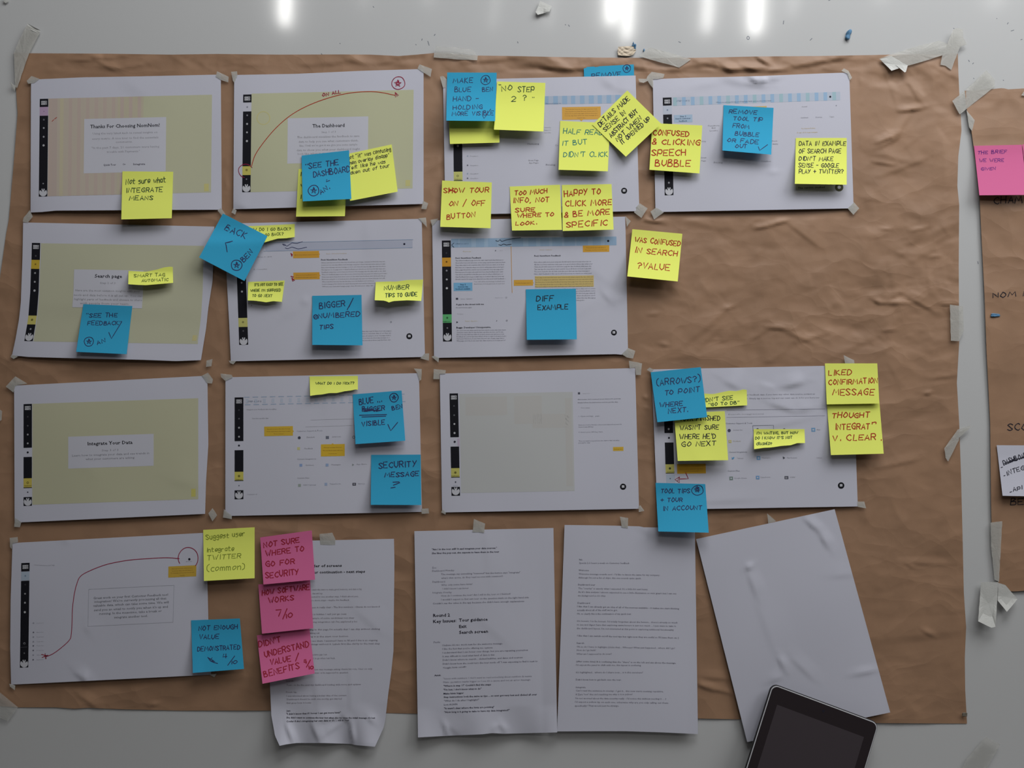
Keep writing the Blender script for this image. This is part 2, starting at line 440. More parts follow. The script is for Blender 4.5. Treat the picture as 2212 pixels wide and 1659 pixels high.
def ribbons(lines, w):
    """flat pen lines with round ends: vertices (picture units) and faces"""
    V, F = [], []
    for p in lines:
        p = np.array(p, float)
        keep = [0] + [i for i in range(1, len(p)) if np.hypot(*(p[i] - p[i - 1])) > 1e-3]
        p = p[keep]
        if len(p) < 2:
            p = np.vstack([p[0] - [w * .3, 0], p[0] + [w * .3, 0]])
        n = len(p)
        # split long runs so that the ink follows the paper
        q = [p[0]]
        for i in range(1, n):
            k = max(1, int(np.hypot(*(p[i] - p[i - 1])) / 7))
            for j in range(1, k + 1):
                q.append(p[i - 1] + (p[i] - p[i - 1]) * j / k)
        p = np.array(q); n = len(p)
        t = np.gradient(p, axis=0); t /= np.maximum(np.hypot(t[:, 0], t[:, 1]), 1e-6)[:, None]
        nn = np.stack([-t[:, 1], t[:, 0]], -1)
        r = w / 2
        base = len(V)
        for i in range(n):
            V.append(p[i] + nn[i] * r); V.append(p[i] - nn[i] * r)
        for i in range(n - 1):
            b = base + 2 * i
            F.append((b, b + 1, b + 3, b + 2))
        for e, sg in ((0, -1), (n - 1, 1)):
            ids = [base + 2 * e]
            a0 = p[e] + nn[e] * r
            for a in (1, 2, 3):
                th = a * math.pi / 4
                V.append(p[e] + nn[e] * r * math.cos(th) + sg * t[e] * r * math.sin(th)); ids.append(len(V) - 1)
            ids.append(base + 2 * e + 1)
            F.append(tuple(ids if sg < 0 else ids[::-1]))
    return V, F

def circle(cx, cy, rx, ry=None, a0=0, a1=360, n=26, wob=.04):
    ry = ry or rx
    return [(cx + rx * (1 + wob * math.sin(3 * t + cx)) * math.cos(t), cy + ry * (1 + wob * math.sin(2 * t + cy)) * math.sin(t))
            for t in np.radians(np.linspace(a0, a1, n))]
def star(cx, cy, r, rot=-90):
    return [(cx + r * math.cos(math.radians(rot + 144 * i)), cy + r * math.sin(math.radians(rot + 144 * i))) for i in range(6)]
def star_badge(cx, cy, r):
    return [circle(cx, cy, r, r, -60, 330), star(cx, cy, r * .62), star(cx + .6, cy + .5, r * .5, -80)]
def cvt(ox, oy, s, pts):
    return [(ox + x / s, oy + y / s) for x, y in pts]

PEN = {'black': 'black', 'navy': 'dark navy', 'green': 'dark green', 'olive': 'faded green', 'faint': 'very faint green', 'red': 'red', 'rouge': 'dark red', 'crimson': 'dark red', 'purple': 'purple', 'teal': 'teal green'}
class Build:
    """collects flat marks on a surface by (name, material) and links each as one part"""
    def __init__(self, parent, hf, warp=None):
        self.parent, self.hf, self.warp, self.d = parent, hf, warp, {}
    def add(self, name, m, V, F, off):
        e = self.d.setdefault((name, m.name), [m, [], [], []])
        b = len(e[1])
        e[1] += [tuple(v) for v in V]
        e[2] += [tuple(i + b for i in f) for f in F]
        e[3] += [off] * len(V)
    def flush(self):
        for (name, _), (m, V, F, off) in self.d.items():
            V = np.array(V, float)
            px, py = V[:, 0], V[:, 1]
            if self.warp is not None:
                px = px + self.warp(px, py)
            P3 = W(px, py, self.hf(px, py) + np.array(off) * .36)
            o = link_mesh(name, P3, F, m, self.parent)
            if name.startswith(('handwriting', 'pen_')) and m.name.endswith('_ink'):
                o['label'] = PEN[m.name[:-4]] + (' handwriting' if name == 'handwriting' else ' ' + name.replace('_', ' '))

# printed lettering from the built-in font, flat, cached per string
_tc = {}
def glyphs(text, bold):
    k = (text, bold)
    if k not in _tc:
        cu = bpy.data.curves.new('t', 'FONT')
        cu.body = text; cu.fill_mode = 'FRONT'; cu.resolution_u = 1
        if bold: cu.offset = 0.016
        o = bpy.data.objects.new('t', cu)
        COL.objects.link(o)
        me = o.to_mesh()
        V = np.array([v.co[:2] for v in me.vertices]) if len(me.vertices) else np.zeros((0, 2))
        F = [tuple(p.vertices) for p in me.polygons]
        o.to_mesh_clear()
        bpy.data.objects.remove(o); bpy.data.curves.remove(cu)
        _tc[k] = (V, F)
    return _tc[k]
CAP = 0.70

# ------------------------------------------------------------------ printed sheets
SH = {}
class Sheet:
    def __init__(s, key, label, TL, TR, BR, BL, top=None, right=None, bottom=None, left=None, off=.0009, mid=.0010, low=.003, hang=0, cr=(), sx=0, sy=0,
                 warp=None, m=None, category='paper sheet', name='paper_sheet', step=5.0, group='printed paper sheets taped to the brown paper', curl=None):
        s.key, s.off, s.mid, s.low, s.hang, s.cr, s.sx, s.sy = key, off, mid, low, hang, cr, sx, sy
        s.c = np.array([TL, TR, BR, BL], float)
        s.curl = curl
        tp, rt, bt, lf = top or [TL, TR], right or [TR, BR], bottom or [BL, BR], left or [TL, BL]
        w = math.hypot(TR[0] - TL[0], TR[1] - TL[1]); hh = math.hypot(BL[0] - TL[0], BL[1] - TL[1])
        P = coons(tp, rt, bt, lf, int(w / step), int(hh / step))
        s.o = slab(name, P, s.h, m or M_PAPER, 0.00012)
        tag(s.o, label, category, group)
        s.b = Build(s.o, s.h, warp)
        SH[key] = s
    def uv(s, px, py):
        a, b, d = s.c[0], s.c[1], s.c[3]
        e1, e2 = b - a, d - a
        det = e1[0] * e2[1] - e1[1] * e2[0]
        x, y = px - a[0], py - a[1]
        return np.clip((x * e2[1] - y * e2[0]) / det, 0, 1), np.clip((y * e1[0] - x * e1[1]) / det, 0, 1)
    def h(s, px, py):
        u, v = s.uv(px, py)
        e = 4 * u * (1 - u)
        r = s.off + s.mid * e * 4 * v * (1 - v) + s.low * (e ** .7) * v ** 3 + s.hang * v ** 2
        for c in s.cr:
            d, t, side = seg_dist(px, py, c[0], c[1], c[2], c[3])
            ww = np.where(side > 0, c[4] * 2.2, c[4] * .55)
            r = r + c[5] * .95 * np.clip(1 - d / ww, 0, 1) * (.25 + .75 * np.sin(np.clip(t, .03, .97) * math.pi))
        if s.curl is not None:
            r = r + s.curl(px, py, u, v)
        return G(px, py) + r
    # marks; every rectangle and line of print follows the slope of the page (sx, sy)
    def R(s, name, x, y, w, h, rgb, off=.00022, sub=8):
        nx, ny = max(1, int(w / sub)), max(1, int(h / sub))
        V = [(x + w * i / nx + s.sx * h * j / ny, y + h * j / ny + s.sy * w * i / nx) for j in range(ny + 1) for i in range(nx + 1)]
        F = [(j * (nx + 1) + i, j * (nx + 1) + i + 1, (j + 1) * (nx + 1) + i + 1, (j + 1) * (nx + 1) + i) for j in range(ny) for i in range(nx)]
        s.b.add(name, toner(rgb), V, F, off)
    def disc(s, name, x, y, r, rgb, off=.0005, n=20, rin=0):
        if rin:
            V = [(x + q * math.cos(a), y + q * math.sin(a)) for a in np.linspace(0, 2 * math.pi, n, endpoint=False) for q in (r, rin)]
            F = [(2 * i, 2 * i + 1, (2 * i + 3) % (2 * n), (2 * i + 2) % (2 * n)) for i in range(n)]
        else:
            V = [(x + r * math.cos(a), y + r * math.sin(a)) for a in np.linspace(0, 2 * math.pi, n, endpoint=False)]
            F = [tuple(range(n))]
        s.b.add(name, toner(rgb), V, F, off)
    def poly(s, name, pts, rgb, off=.0006):
        s.b.add(name, toner(rgb), pts, [tuple(range(len(pts)))], off)
    def T(s, text, x0, y0, x1, h, rgb=(40, 40, 50), bold=False, y1=None, name='printed_text', off=.0006):
        V, F = glyphs(text, bold)
        if len(V) == 0: return
        if not bold and rgb[0] > 85: rgb = tuple(int(c + (206 - c) * .13) for c in rgb)
        y1 = y0 + s.sy * (x1 - x0) if y1 is None else y1
        a, b = V[:, 0].min(), V[:, 0].max()
        L = math.hypot(x1 - x0, y1 - y0)
        ux, uy = (x1 - x0) / L, (y1 - y0) / L
        X = (V[:, 0] - a) / (b - a) * L; Y = V[:, 1] / CAP * h
        Q = np.stack([x0 + X * ux + Y * uy, y0 + X * uy - Y * ux], -1)
        s.b.add(name, toner(rgb), Q, F, off)
    def line(s, pts, w, rgb, name='printed_line', off=.0005):
        V, F = ribbons([pts], w)
        s.b.add(name, toner(rgb), V, F, off)
    def pen(s, lines, w, ik, name='pen_drawing', off=.0007):
        V, F = ribbons(lines, w)
        s.b.add(name, ink(ik), V, F, off)
    # repeated page furniture
    def sidebar(s, x, y, w, segs, icons=(), logo=None, top=True):
        for a, b, rgb in segs:
            s.R('sidebar', x + s.sx * a, y + a, w, b - a, rgb, .00030)
        if top:
            cx = x + w / 2 + s.sx * 8
            for r_, t_ in ((0, 'NOM'), (1, 'NOM')):
                s.R('sidebar_logo', cx - 6, y + 4.6 + r_ * 4.6 + s.sy * 3, 12, 3.7, (225, 225, 230), .00045)
                s.T(t_, cx - 5.2, y + 7.6 + r_ * 4.6, cx + 5.2, 2.4, (60, 60, 70), True, name='sidebar_logo')
        for a, rgb, r_ in icons:
            s.disc('sidebar_icon', x + w / 2 + s.sx * a, y + a + s.sy * w / 2, r_, rgb, n=10)
        if logo is not None:
            cx, cy, r = x + w / 2 + s.sx * logo, y + logo, 8.4
            s.disc('sidebar_logo', cx, cy, r, (215, 215, 222), .00055, 28)
            k = (25, 25, 35)
            s.poly('sidebar_logo', [(cx - 7.6, cy - 6.5), (cx - 3.6, cy - 7.8), (cx - 2.2, cy - 1.2)], k, .0007)
            s.poly('sidebar_logo', [(cx + 7.6, cy - 6.5), (cx + 3.6, cy - 7.8), (cx + 2.2, cy - 1.2)], k, .0007)
            s.poly('sidebar_logo', [(cx - 1.1, cy - 9), (cx + 1.1, cy - 9), (cx + .8, cy - 5.2), (cx - .8, cy - 5.2)], k, .0007)
    def chat(s, x, y, r=6.5, rin=2.9):
        s.disc('chat_button', x, y, r, (22, 22, 30), .0004)
        s.R('chat_button', x - rin, y - rin, rin * 1.9, rin * 1.7, (225, 225, 232), .0006)
        s.disc('chat_button', x - .3, y - .4, .9, (60, 60, 70), .0007, 8)
    def callout(s, x, y, w, h, lines=0, rgb=(226, 172, 62), nub=None, trgb=(150, 108, 40)):
        s.R('callout_box', x, y, w, h, rgb, .00034)
        if nub: s.poly('callout_box', nub, rgb, .00034)
        r = random.Random(int(x * 7 + y))
        for i in range(lines):
            yy = y + h * (i + 1) / (lines + 1) + 1.3
            ww = w * (r.uniform(.72, .9) if i < lines - 1 or lines < 3 else r.uniform(.12, .5))
            s.T(filler(int(ww / 1.55), r), x + (w - ww) / 2, yy + s.sy * w / 2 * .2, x + (w + ww) / 2, 1.9, trgb, name='callout_text', off=.0006)

WORDS = ('the to of your in and can see how data with for step this tool tour here find more feedback customer click user page source search when what show all have was not '
         'tips look next where should is it on we they but message start using good').split()
def filler(n, r):
    t = ''
    while len(t) < n:
        t += r.choice(WORDS) + ' '
    return t[:max(n, 3)].strip().capitalize()

BK, DK = (24, 24, 32), (40, 40, 52)
GREY, MID, PALE = (128, 126, 136), (100, 98, 110), (158, 157, 167)
YEL, ORG = (208, 204, 118), (222, 188, 78)

# 1 ---- Thanks For Choosing
s = Sheet('thanks', 'printed sheet headed Thanks For Choosing with pink striped background', (67, 172), (477, 161), (479, 453), (66, 459), sx=-.010, sy=-.024,
          top=[(67, 172), (180, 167), (300, 165), (477, 161)], cr=[(260, 165, 330, 215, 40, .0006)], low=.0045, bottom=[(66, 459), (90, 458), (120, 455), (350, 453.5), (479, 453)])
s.R('screen_background', 105, 213, 353, 211, (205, 204, 174))
for i in range(11):
    x0 = 105.5 + i * 18.6
    c = (206, 194, 178) if i > 0 else (203, 186, 176)
    s.R('background_stripe', x0, 213 - .024 * (x0 - 105), 18.7, 211, c if i < 8 else (205, 196, 172), .00028)
    s.R('background_stripe', x0 + 6 * (i > 0), 213 - .024 * (x0 - 105), 7.5, 211, (205, 187, 176) if i != 1 else (210, 200, 172), .00034)
s.sidebar(86, 213.7, 18.3, [(0, 17.5, BK), (17.5, 36.5, (196, 168, 198)), (36.5, 211, BK)], [(27, (150, 125, 155), 1.1), (45, (110, 108, 118), 2), (63, (175, 175, 182), 2), (82, (175, 175, 182), 2),
          (100.5, (190, 190, 195), 2.4), (183, (150, 150, 158), 1.6)], 202)
s.R('message_card', 182, 257, 177, 117.5, (214, 214, 224), .0004)
s.T('Thanks For Choosing NomNom!', 195, 277.2, 345, 7.6, DK, True, name='heading_text')
for t, x, y, x1 in (('Using the very latest tech to reveal insights on', 200, 290.8, 340), ('every metric. A nice tour to find the essentials', 199, 302, 342), ('comments.', 250, 308.8, 286),
                    ('"In the past 7 days, 21 customers were having', 198, 321.8, 344), ('trouble with Payments."', 231, 330.2, 302)):
    s.T(t, x, y, x1, 4.6, PALE)
s.T('Quick Tour', 223.5, 358.3, 250.5, 4.2, MID, True); s.T('Or', 265, 356.8, 271.4, 4, MID, True); s.T('Integrate', 288, 356.6, 313.8, 4.2, MID, True)
s.R('corner_mark', 441, 397, 10, 16, (216, 208, 140), .0004)
s.pen([[(118, 257), (122.5, 253.5)], [(112.5, 262), (116, 258.5)]], 1.2, 'red')

# 2 ---- The Dashboard
s = Sheet('dash', 'printed sheet headed The Dashboard with a long red pen arc', (506, 162), (915, 149), (915, 440.5), (504, 452), sx=-.0107, sy=-.024,
          top=[(506, 162), (640, 159.5), (780, 153), (915, 149)], cr=[(505, 440, 540, 450, 16, .0010)], low=.004)
s.R('screen_background', 543.5, 202.3, 350, 213, (206, 206, 172))
s.sidebar(525.4, 204.3, 18, [(0, 17.2, BK), (36.6, 155, BK), (155, 174, (218, 208, 108)), (174, 211, BK)], [(27, (150, 150, 165), 1.8), (45, (140, 138, 148), 1.8), (63.6, (185, 185, 190), 2.2),
          (81.8, (185, 185, 190), 2), (100.6, (195, 195, 200), 2.4), (183, (150, 150, 158), 1.5), (163, (150, 140, 70), 2.6)], 202)
s.disc('background_ring', 569, 255, 15, (212, 206, 150), .0004, 30, 12.8)
s.R('message_card', 621.6, 255.5, 174, 98, (214, 214, 224), .0004)
s.T('The Dashboard', 675, 275.7, 744.3, 7.6, DK, True, name='heading_text')
s.T('Step 1 of 3', 694.5, 287.4, 725.5, 4.2, PALE)
for t, x, y, x1 in (('The dashboard visualises the feedback to save', 642, 298.8, 776.5), ('data to help you see what customers think,', 645, 308.4, 774), ('like. Until we\'ve got it we give you some sample', 647, 317, 772),
                    ('data to show you what your dashboard might', 640.7, 326.8, 777.5), ('look like when it starts to', 643, 334.6, 720)):
    s.T(t, x, y, x1, 4.6, (150, 150, 158))
s.R('corner_mark', 876, 389, 10, 13, (214, 208, 142), .0004)
A = lambda p: cvt(470, 120, 4.424, p)
arc = smooth(A([(325, 1055), (360, 950), (440, 830), (560, 690), (700, 570), (860, 480), (1060, 405), (1250, 360), (1430, 345), (1560, 352), (1695, 380)]), 8)
s.pen([arc], 1.5, 'red', 'pen_arrow')
s.pen([A([(1697, 352), (1730, 380), (1700, 398), (1697, 352)]), A([(1702, 360), (1715, 384)])], 1.4, 'rouge', 'pen_arrow')
s.pen([circle(*A([(1728, 262)])[0], 14.2, 13.6, -150, 225), star(*A([(1722, 268)])[0], 8), star(860, 180, 6, -75)], 1.5, 'rouge', 'pen_star')
s.pen([circle(530.5, 369, 15.5, 14, 100, 330, 18)], 1.4, 'rouge', 'pen_circle')
s.pen(hand('ON ALL', *A([(1003, 390)])[0], *A([(1178, 358)])[0], 6.6), 1.7, 'rouge', 'handwriting')

# 3 ---- step 2 diagram
s = Sheet('bubble', 'printed diagram sheet under several yellow notes, third in the top row', (957, 173), (1373, 163), (1381, 456), (962, 464), sx=.010, sy=-.018,
          cr=[(1300, 165, 1330, 190, 26, .0011), (1330, 190, 1372, 196, 22, .0008)], low=.003, off=.0013)
s.R('banner', 998, 211, 345, 18, (186, 198, 216))
for i in range(18):
    s.R('banner_stripe', 1003 + i * 19.2, 211 - .018 * (5 + i * 19.2), 9 + (i % 3), 18, (160, 188, 216), .0003)
s.T('When you add tool tips here', 1178, 224.6, 1212, 2.4, (90, 110, 150))
s.sidebar(978.5, 213, 19, [(0, 158, BK), (158, 176.5, (214, 214, 128)), (176.5, 178, BK), (190, 211, BK)], [(102.5, (205, 205, 210), 2.6)], None, False)
s.T('Dashboard', 982, 388.4, 996.5, 2, (70, 80, 50), True, name='sidebar_icon')
s.disc('sidebar_icon', 988.6, 380, 2.6, (110, 110, 70), .0005, 6, 1.6)
s.callout(1214, 231.5, 83.5, 27.5, 5, (232, 178, 84), [(1252, 258), (1260, 258), (1256, 262)], (160, 116, 60))
s.T('Marketing', 1139.5, 312.6, 1164.5, 3.6, (140, 140, 152)); s.T('Great Page', 1141, 347.6, 1163.5, 2.8, (150, 150, 160)); s.T('App Pages', 1142.5, 353.2, 1163.5, 2.8, (150, 150, 160))
s.T('Pricing', 1179.5, 357.8, 1199.5, 3.8, (130, 130, 142)); s.T('Co', 1199, 315.5, 1206, 3.4, (140, 140, 152))
for i, t in enumerate(('Onboarding', 'Support', 'Speech Ability')):
    s.T(t, 1176, 276.5 + i * 5.6, 1190, 2.4, (170, 170, 180))
for i, (yy, dk) in enumerate(((337, 0), (357, 1), (375, 0), (385, 1))):
    s.disc('list_icon', 1010, yy, 1.6, (110, 110, 125) if dk else (170, 185, 205), n=8)
    s.T(('Positive', 'Negative', 'Neutral', 'Question')[i], 1016, yy + 1.2, 1033, 2.2, (175, 175, 185))
s.chat(1348.3, 412)

# 4 ---- step 1 of 5
s = Sheet('step1', 'printed sheet reading STEP 1 OF 5 in a pale blue banner, creased at its top', (1410, 171), (1834.5, 156.5), (1844, 450), (1416, 458), sx=.020, sy=-.034,
          top=[(1410, 171), (1500, 167.5), (1560, 166.5), (1650, 164), (1740, 160), (1834.5, 156.5)],
          cr=[(1618, 168, 1640, 177, 9, .0034), (1640, 177, 1660, 174, 8, .0030), (1600, 178, 1660, 186, 14, .0016), (1660, 174, 1690, 164, 14, .0016), (1560, 168, 1610, 182, 22, .0012),
              (1480, 190, 1560, 175, 24, .0009), (1658, 375, 1682, 374, 6, .0010), (1430, 210, 1520, 200, 18, .0005), (1720, 345, 1740, 335, 10, .0006)], low=.003)
s.R('banner', 1453, 210.5, 362, 18, (196, 206, 222))
for i in range(19):
    s.R('banner_stripe', 1454 + i * 19.1, 210.5 - .034 * (1 + i * 19.1), 8 + (i * 5) % 5, 18, (164, 194, 224) if i % 3 else (172, 202, 212), .0003)
s.T('STEP 1 OF 5', 1461.5, 220, 1489.5, 3.6, (110, 135, 170))
s.T('When you add search help you\'ll highlight fields and see what they mean', 1547, 222.6, 1666, 3, (110, 135, 165))
s.disc('banner_icon', 1793.4, 209, 2.2, (30, 30, 45))
s.sidebar(1431.7, 211, 19, [(0, 17.2, BK), (18, 35, (202, 208, 222)), (36.6, 211, BK)], [(27, (140, 150, 175), 1.8), (45, (150, 150, 158), 1.8), (184, (170, 170, 176), 2.1)], 202)
s.R('tip_box', 1455.5, 248.6, 40, 16.5, (178, 200, 222), .0003)
for i, t in enumerate(('Step 2', 'Search customer', 'feedback')):
    w_ = (13, 33, 18)[i]
    s.T(t, 1475.5 - w_ / 2, 252.8 + 5 * i, 1475.5 + w_ / 2, 2.8, (80, 105, 135), True)
s.R('callout_box', 1612, 230.6, 44, 10, (226, 190, 110), .0003)
for t, x, y, x1 in (('Functions', 1530, 273, 1554), ('But', 1538, 277.5, 1546), ('Locality', 1533.5, 283.5, 1551), ('Training', 1511, 306.6, 1525), ('Great', 1514, 342, 1526), ('Page', 1515, 348.5, 1525),
                    ('Front', 1668, 306, 1679), ('Ability', 1669, 312.5, 1681), ('Uptime', 1592, 350.5, 1609), ('Crashes', 1644, 350, 1665), ('Account', 1732, 231.5, 1744), ('Sentiment', 1730, 255.5, 1746), ('Sources', 1762, 254.5, 1776), ('Topics', 1792, 253.5, 1802)):
    s.T(t, x, y, x1, 3, (166, 166, 176))
s.T('Pricing', 1542, 353.2, 1561, 4, (140, 140, 150))
s.T('Top Customer Problem', 1731, 278.8, 1761, 2.4, (226, 196, 120)); s.T('5 out of 10 new reviews', 1722, 288, 1766, 3, (226, 200, 130))
s.T('This version crushed', 1723.5, 408, 1781.5, 4, (70, 70, 60), True)
s.T('More stars since the last release came out', 1723.5, 416, 1800, 2.4, (190, 190, 170))
s.disc('chat_button', 1812.8, 404.5, 9, (84, 82, 60), .0004, 24, 3.6)
s.line([(1650, 290), (1652, 300)], .8, (190, 190, 200)); s.disc('list_icon', 1806.5, 228, 1.2, (150, 150, 165), n=8)

# 5 ---- Search page
def warp5(px, py):
    y = py
    t = np.interp(y, [520, 562, 580, 631, 682, 700, 736], [0, -1, -2, -3.6, -7.6, -10.2, -16.5])
    return t * np.interp(px, [60, 460], [1, .78])
s = Sheet('search', 'printed sheet headed Search page, its lower half bent to the left', (50, 480.5), (463, 489.5), (434, 778), (26, 767.5), sx=0, sy=.016, warp=warp5,
          right=[(463, 489.5), (461, 560), (459, 608), (450, 665), (445, 710), (434, 778)], left=[(50, 480.5), (48.5, 560), (45, 653), (41, 690), (34, 730), (26, 767.5)],
          bottom=[(26, 767.5), (60, 771), (200, 775), (300, 777), (380, 780), (434, 778)], cr=[(45, 655, 458, 668, 60, .0011), (225, 625, 275, 650, 12, .0007)], low=.005)
s.R('screen_background', 88.5, 525.5, 352, 212, (205, 204, 176))
s.sidebar(69, 524.6, 18, [(0, 36.6, BK), (36.6, 56, (216, 184, 66)), (56, 157, BK), (157, 176, (214, 204, 116)), (176, 212, BK)], [(28, (90, 90, 96), 1.8), (46, (140, 110, 40), 1.8), (65, (175, 175, 180), 2),
          (84, (185, 185, 190), 2), (103, (195, 195, 200), 2.4), (166, (120, 112, 60), 2.4), (186, (170, 170, 176), 2)], 203)
s.R('message_card', 162, 581.8, 150, 82, (214, 214, 224), .0007)
s.T('Search page', 207, 599.4, 266, 7.2, DK, True, name='heading_text', off=.0010)
s.T('Step 2 of 3', 219, 613, 252, 4.2, PALE, off=.0010)
for t, x, y, x1 in (('Here are the most common insights with your', 166, 629, 306), ('tools and data before it is all set up. You can', 163.5, 639, 311), ('highlight parts of feedback and choose to share', 165, 648, 311), ('with people from your team.', 178, 656.8, 284)):
    s.T(t, x, y, x1, 4.4, (152, 152, 160), off=.0010)
s.R('corner_mark', 428, 724, 9, 12, (216, 206, 150), .0004)

# 6 ---- feedback page with numbered tips
s = Sheet('tips', 'printed feedback page with two small orange boxes, second row', (488, 483), (911, 472.6), (918, 771), (498.6, 780.5), sx=.034, sy=-.020,
          left=[(488, 483), (489.5, 597), (495, 699), (498.6, 780.5)], cr=[(650, 655, 670, 652, 8, .0009), (610, 690, 655, 656, 20, .0006), (795, 475, 800, 560, 30, .0006)], low=.003)
s.R('banner', 573, 526, 318, 16, (190, 194, 212))
s.line([(575, 524.6), (892, 517.6)], 1.3, (160, 178, 206)); s.line([(570, 542.6), (890, 535)], 1.1, (166, 182, 208))
s.sidebar(509.6, 534, 19.5, [(0, 153, BK), (153, 172.4, (210, 206, 124)), (172.4, 211, BK)], [(77, (170, 170, 176), 1.8), (96, (200, 200, 205), 2.2), (162, (150, 146, 90), 2.4), (181, (90, 90, 96), 1.8)], 203, False)
A = lambda p: cvt(450, 450, 4.424, p)
s.pen([A([(710, 345), (730, 345), (750, 362), (800, 330), (850, 335), (900, 318)]), A([(735, 378), (760, 385), (800, 370), (860, 388), (940, 372)]), A([(712, 340), (722, 355), (738, 352)])], 1.1, 'navy', 'pen_squiggle')
s.disc('banner_icon', 873.4, 527.2, 2.2, (40, 40, 60))
s.callout(632.8, 543, 56.5, 14.8, 1, (226, 170, 66), [(689, 547), (691.5, 549), (689, 551)])
s.callout(633.6, 589, 56.5, 15, 2, (226, 170, 66), [(690, 593), (692.5, 595), (690, 597)])
s.pen([A([(790, 430), (800, 460), (803, 440), (793, 436)]), A([(790, 650), (815, 655), (800, 668), (825, 690), (808, 696), (800, 665)])], 2.0, 'crimson', 'pen_mark')
s.T('Fwd: NomNom Feedback', 693.7, 562.8, 751.3, 3.2, (70, 70, 84), True)
s.T('Email   Customer Feedback', 705, 549, 749, 2, (224, 196, 150))
r6 = random.Random(6)
for i in range(11):
    y_ = 568.5 + i * 5.15
    s.T(filler(88 - (i == 10) * 34, r6), 694 + i * .22, y_, (837 if i < 8 else 812) - r6.uniform(0, 6), 2.5, (150, 146, 154))
for i in range(5):
    s.T(filler(44, r6), 770, 717 + i * 4.9, 845 + r6.uniform(-4, 1), 2.5, (140, 140, 152))
for t, x, y, x1 in (('Step 3 of 5', 556, 556, 587), ('5 results', 548, 582.6, 577), ('Most recent', 548, 660, 580)):
    s.T(t, x, y, x1, 2.2, (172, 172, 182))
s.disc('list_icon', 844.6, 695.6, 1.8, (120, 120, 135), .0005, 8, 1); s.disc('list_icon', 543.5, 660, 1.5, (160, 160, 172), n=8)
s.chat(884.2, 726.3)

# 7 ---- feedback page with highlighted passage
s = Sheet('highlight', 'printed feedback page with a yellow highlighted passage and green sidebar tile', (933.5, 476), (1350.7, 468), (1356.7, 764.6), (937.6, 773), sx=.012, sy=-.014,
          cr=[(1300, 628, 1322, 656, 10, .0012), (1322, 656, 1350, 640, 14, .0009), (1230, 690, 1300, 640, 26, .0006), (1250, 560, 1330, 620, 26, .0006)], low=.003,
          bottom=[(937.6, 773), (1100, 770), (1250, 766.5), (1330, 765), (1345, 766.5), (1356.7, 764.6)])
s.R('banner', 974.5, 515.8, 357, 19, (158, 186, 214))
for i in range(12):
    s.R('banner_stripe', 990 + i * 28, 515.8 - .014 * (16 + i * 28), 3 + (i * 7) % 9, 19, (172, 196, 220), .0003)
s.sidebar(954.4, 519.7, 19.3, [(0, 37, BK), (37, 56.2, (222, 162, 56)), (56.2, 159.5, BK), (159.5, 177.7, (104, 192, 124)), (177.7, 218, BK)], [(27, (60, 60, 68), 1.8), (46, (120, 80, 30), 2), (65, (150, 150, 158), 2), (84, (190, 190, 196), 2),
          (103, (210, 210, 215), 2.4), (167, (60, 110, 70), 2.2), (189, (130, 130, 138), 1.8)], 208)
s.T('Dashboard', 956.5, 695.6, 972.5, 2.2, (40, 80, 50), True, name='sidebar_icon')
s.pen([[(980.5, 525), (975.5, 529.3), (980.5, 534)]], 1.2, 'black', 'pen_mark')
s.T('STEP 3 OF 5', 984, 528.4, 1012, 3, (96, 124, 160))
A = lambda p: cvt(920, 380, 3.687, p)
s.pen([A([(557, 515), (575, 522), (590, 508), (605, 522), (640, 510), (690, 500), (755, 493)]), A([(580, 548), (600, 552), (620, 542), (640, 550), (680, 545)])], 1.2, 'black', 'pen_squiggle')
s.disc('banner_icon', 1313.8, 520.5, 2.3, (24, 24, 36))
s.line([(1104, 532), (1106.3, 632)], 1.2, (222, 172, 104), 'divider_line')
s.T('Fwd: NomNom Feedback', 984, 558.8, 1039.5, 3, (50, 50, 64), True); s.T('Fwd: NomNom Feedback', 1154, 554.2, 1211.6, 3, (50, 50, 64), True)
r7 = random.Random(17)
for i in range(11):
    x_ = 984 + (40 if i > 8 else 0)
    s.T(filler(int((1092 - x_) / 1.62), r7), x_, 564 + i * 5.05, 1091 + r7.uniform(-5, 2), 2.7, (112, 112, 128) if i < 9 else PALE)
for i in range(6):
    s.T(filler(76, r7), 1154, 567.5 + i * 5.1, 1279 + r7.uniform(-6, 2), 2.7, (124, 124, 138))
s.R('highlighted_passage', 1155.5, 596.6, 127, 24.5, (222, 198, 128), .00034)
for i in range(5):
    s.T(filler(78, r7), 1156, 600.8 + i * 5.0, 1281, 2.7, (132, 116, 92))
for i in range(6):
    s.T(filler(80, r7), 1156, 626 + i * 5.0, 1286 - (i == 5) * 24, 2.7, (124, 124, 138))
s.callout(1259, 530.4, 57, 14.2, 2, (230, 174, 66), None); s.callout(1109.8, 604.8, 41.6, 12.6, 1, (230, 178, 74), [(1151, 609), (1153.5, 611), (1151, 613)])
s.R('tip_box', 979.8, 610.8, 40.6, 17.8, (132, 190, 228), .0004)
for i, t in enumerate(('Step 2', 'Customer chat', 'feedback available')):
    w_ = (12, 22, 32)[i]
    s.T(t, 1000 - w_ / 2, 616 + 4.8 * i, 1000 + w_ / 2, 2.7, (50, 90, 130), True, off=.0008)
s.R('list_icon', 984.6, 643.5, 5, 4, (70, 70, 84)); s.T('Survey   Customer', 995, 646.6, 1021, 2.3, (160, 160, 172)); s.T('Mon, Tue, Sent', 1070, 644, 1086, 2, (186, 186, 196))
s.disc('list_icon', 1093.6, 642.5, 1.9, (186, 186, 198), .0005, 8, 1.1)
s.T('A guy in the street told me', 985, 659.2, 1045.4, 3.2, (50, 50, 64), True); s.T('He said it broke again', 985, 665.6, 1019, 2.5, (120, 120, 134))
s.T('No language', 988, 679, 1001, 2, (190, 190, 200))
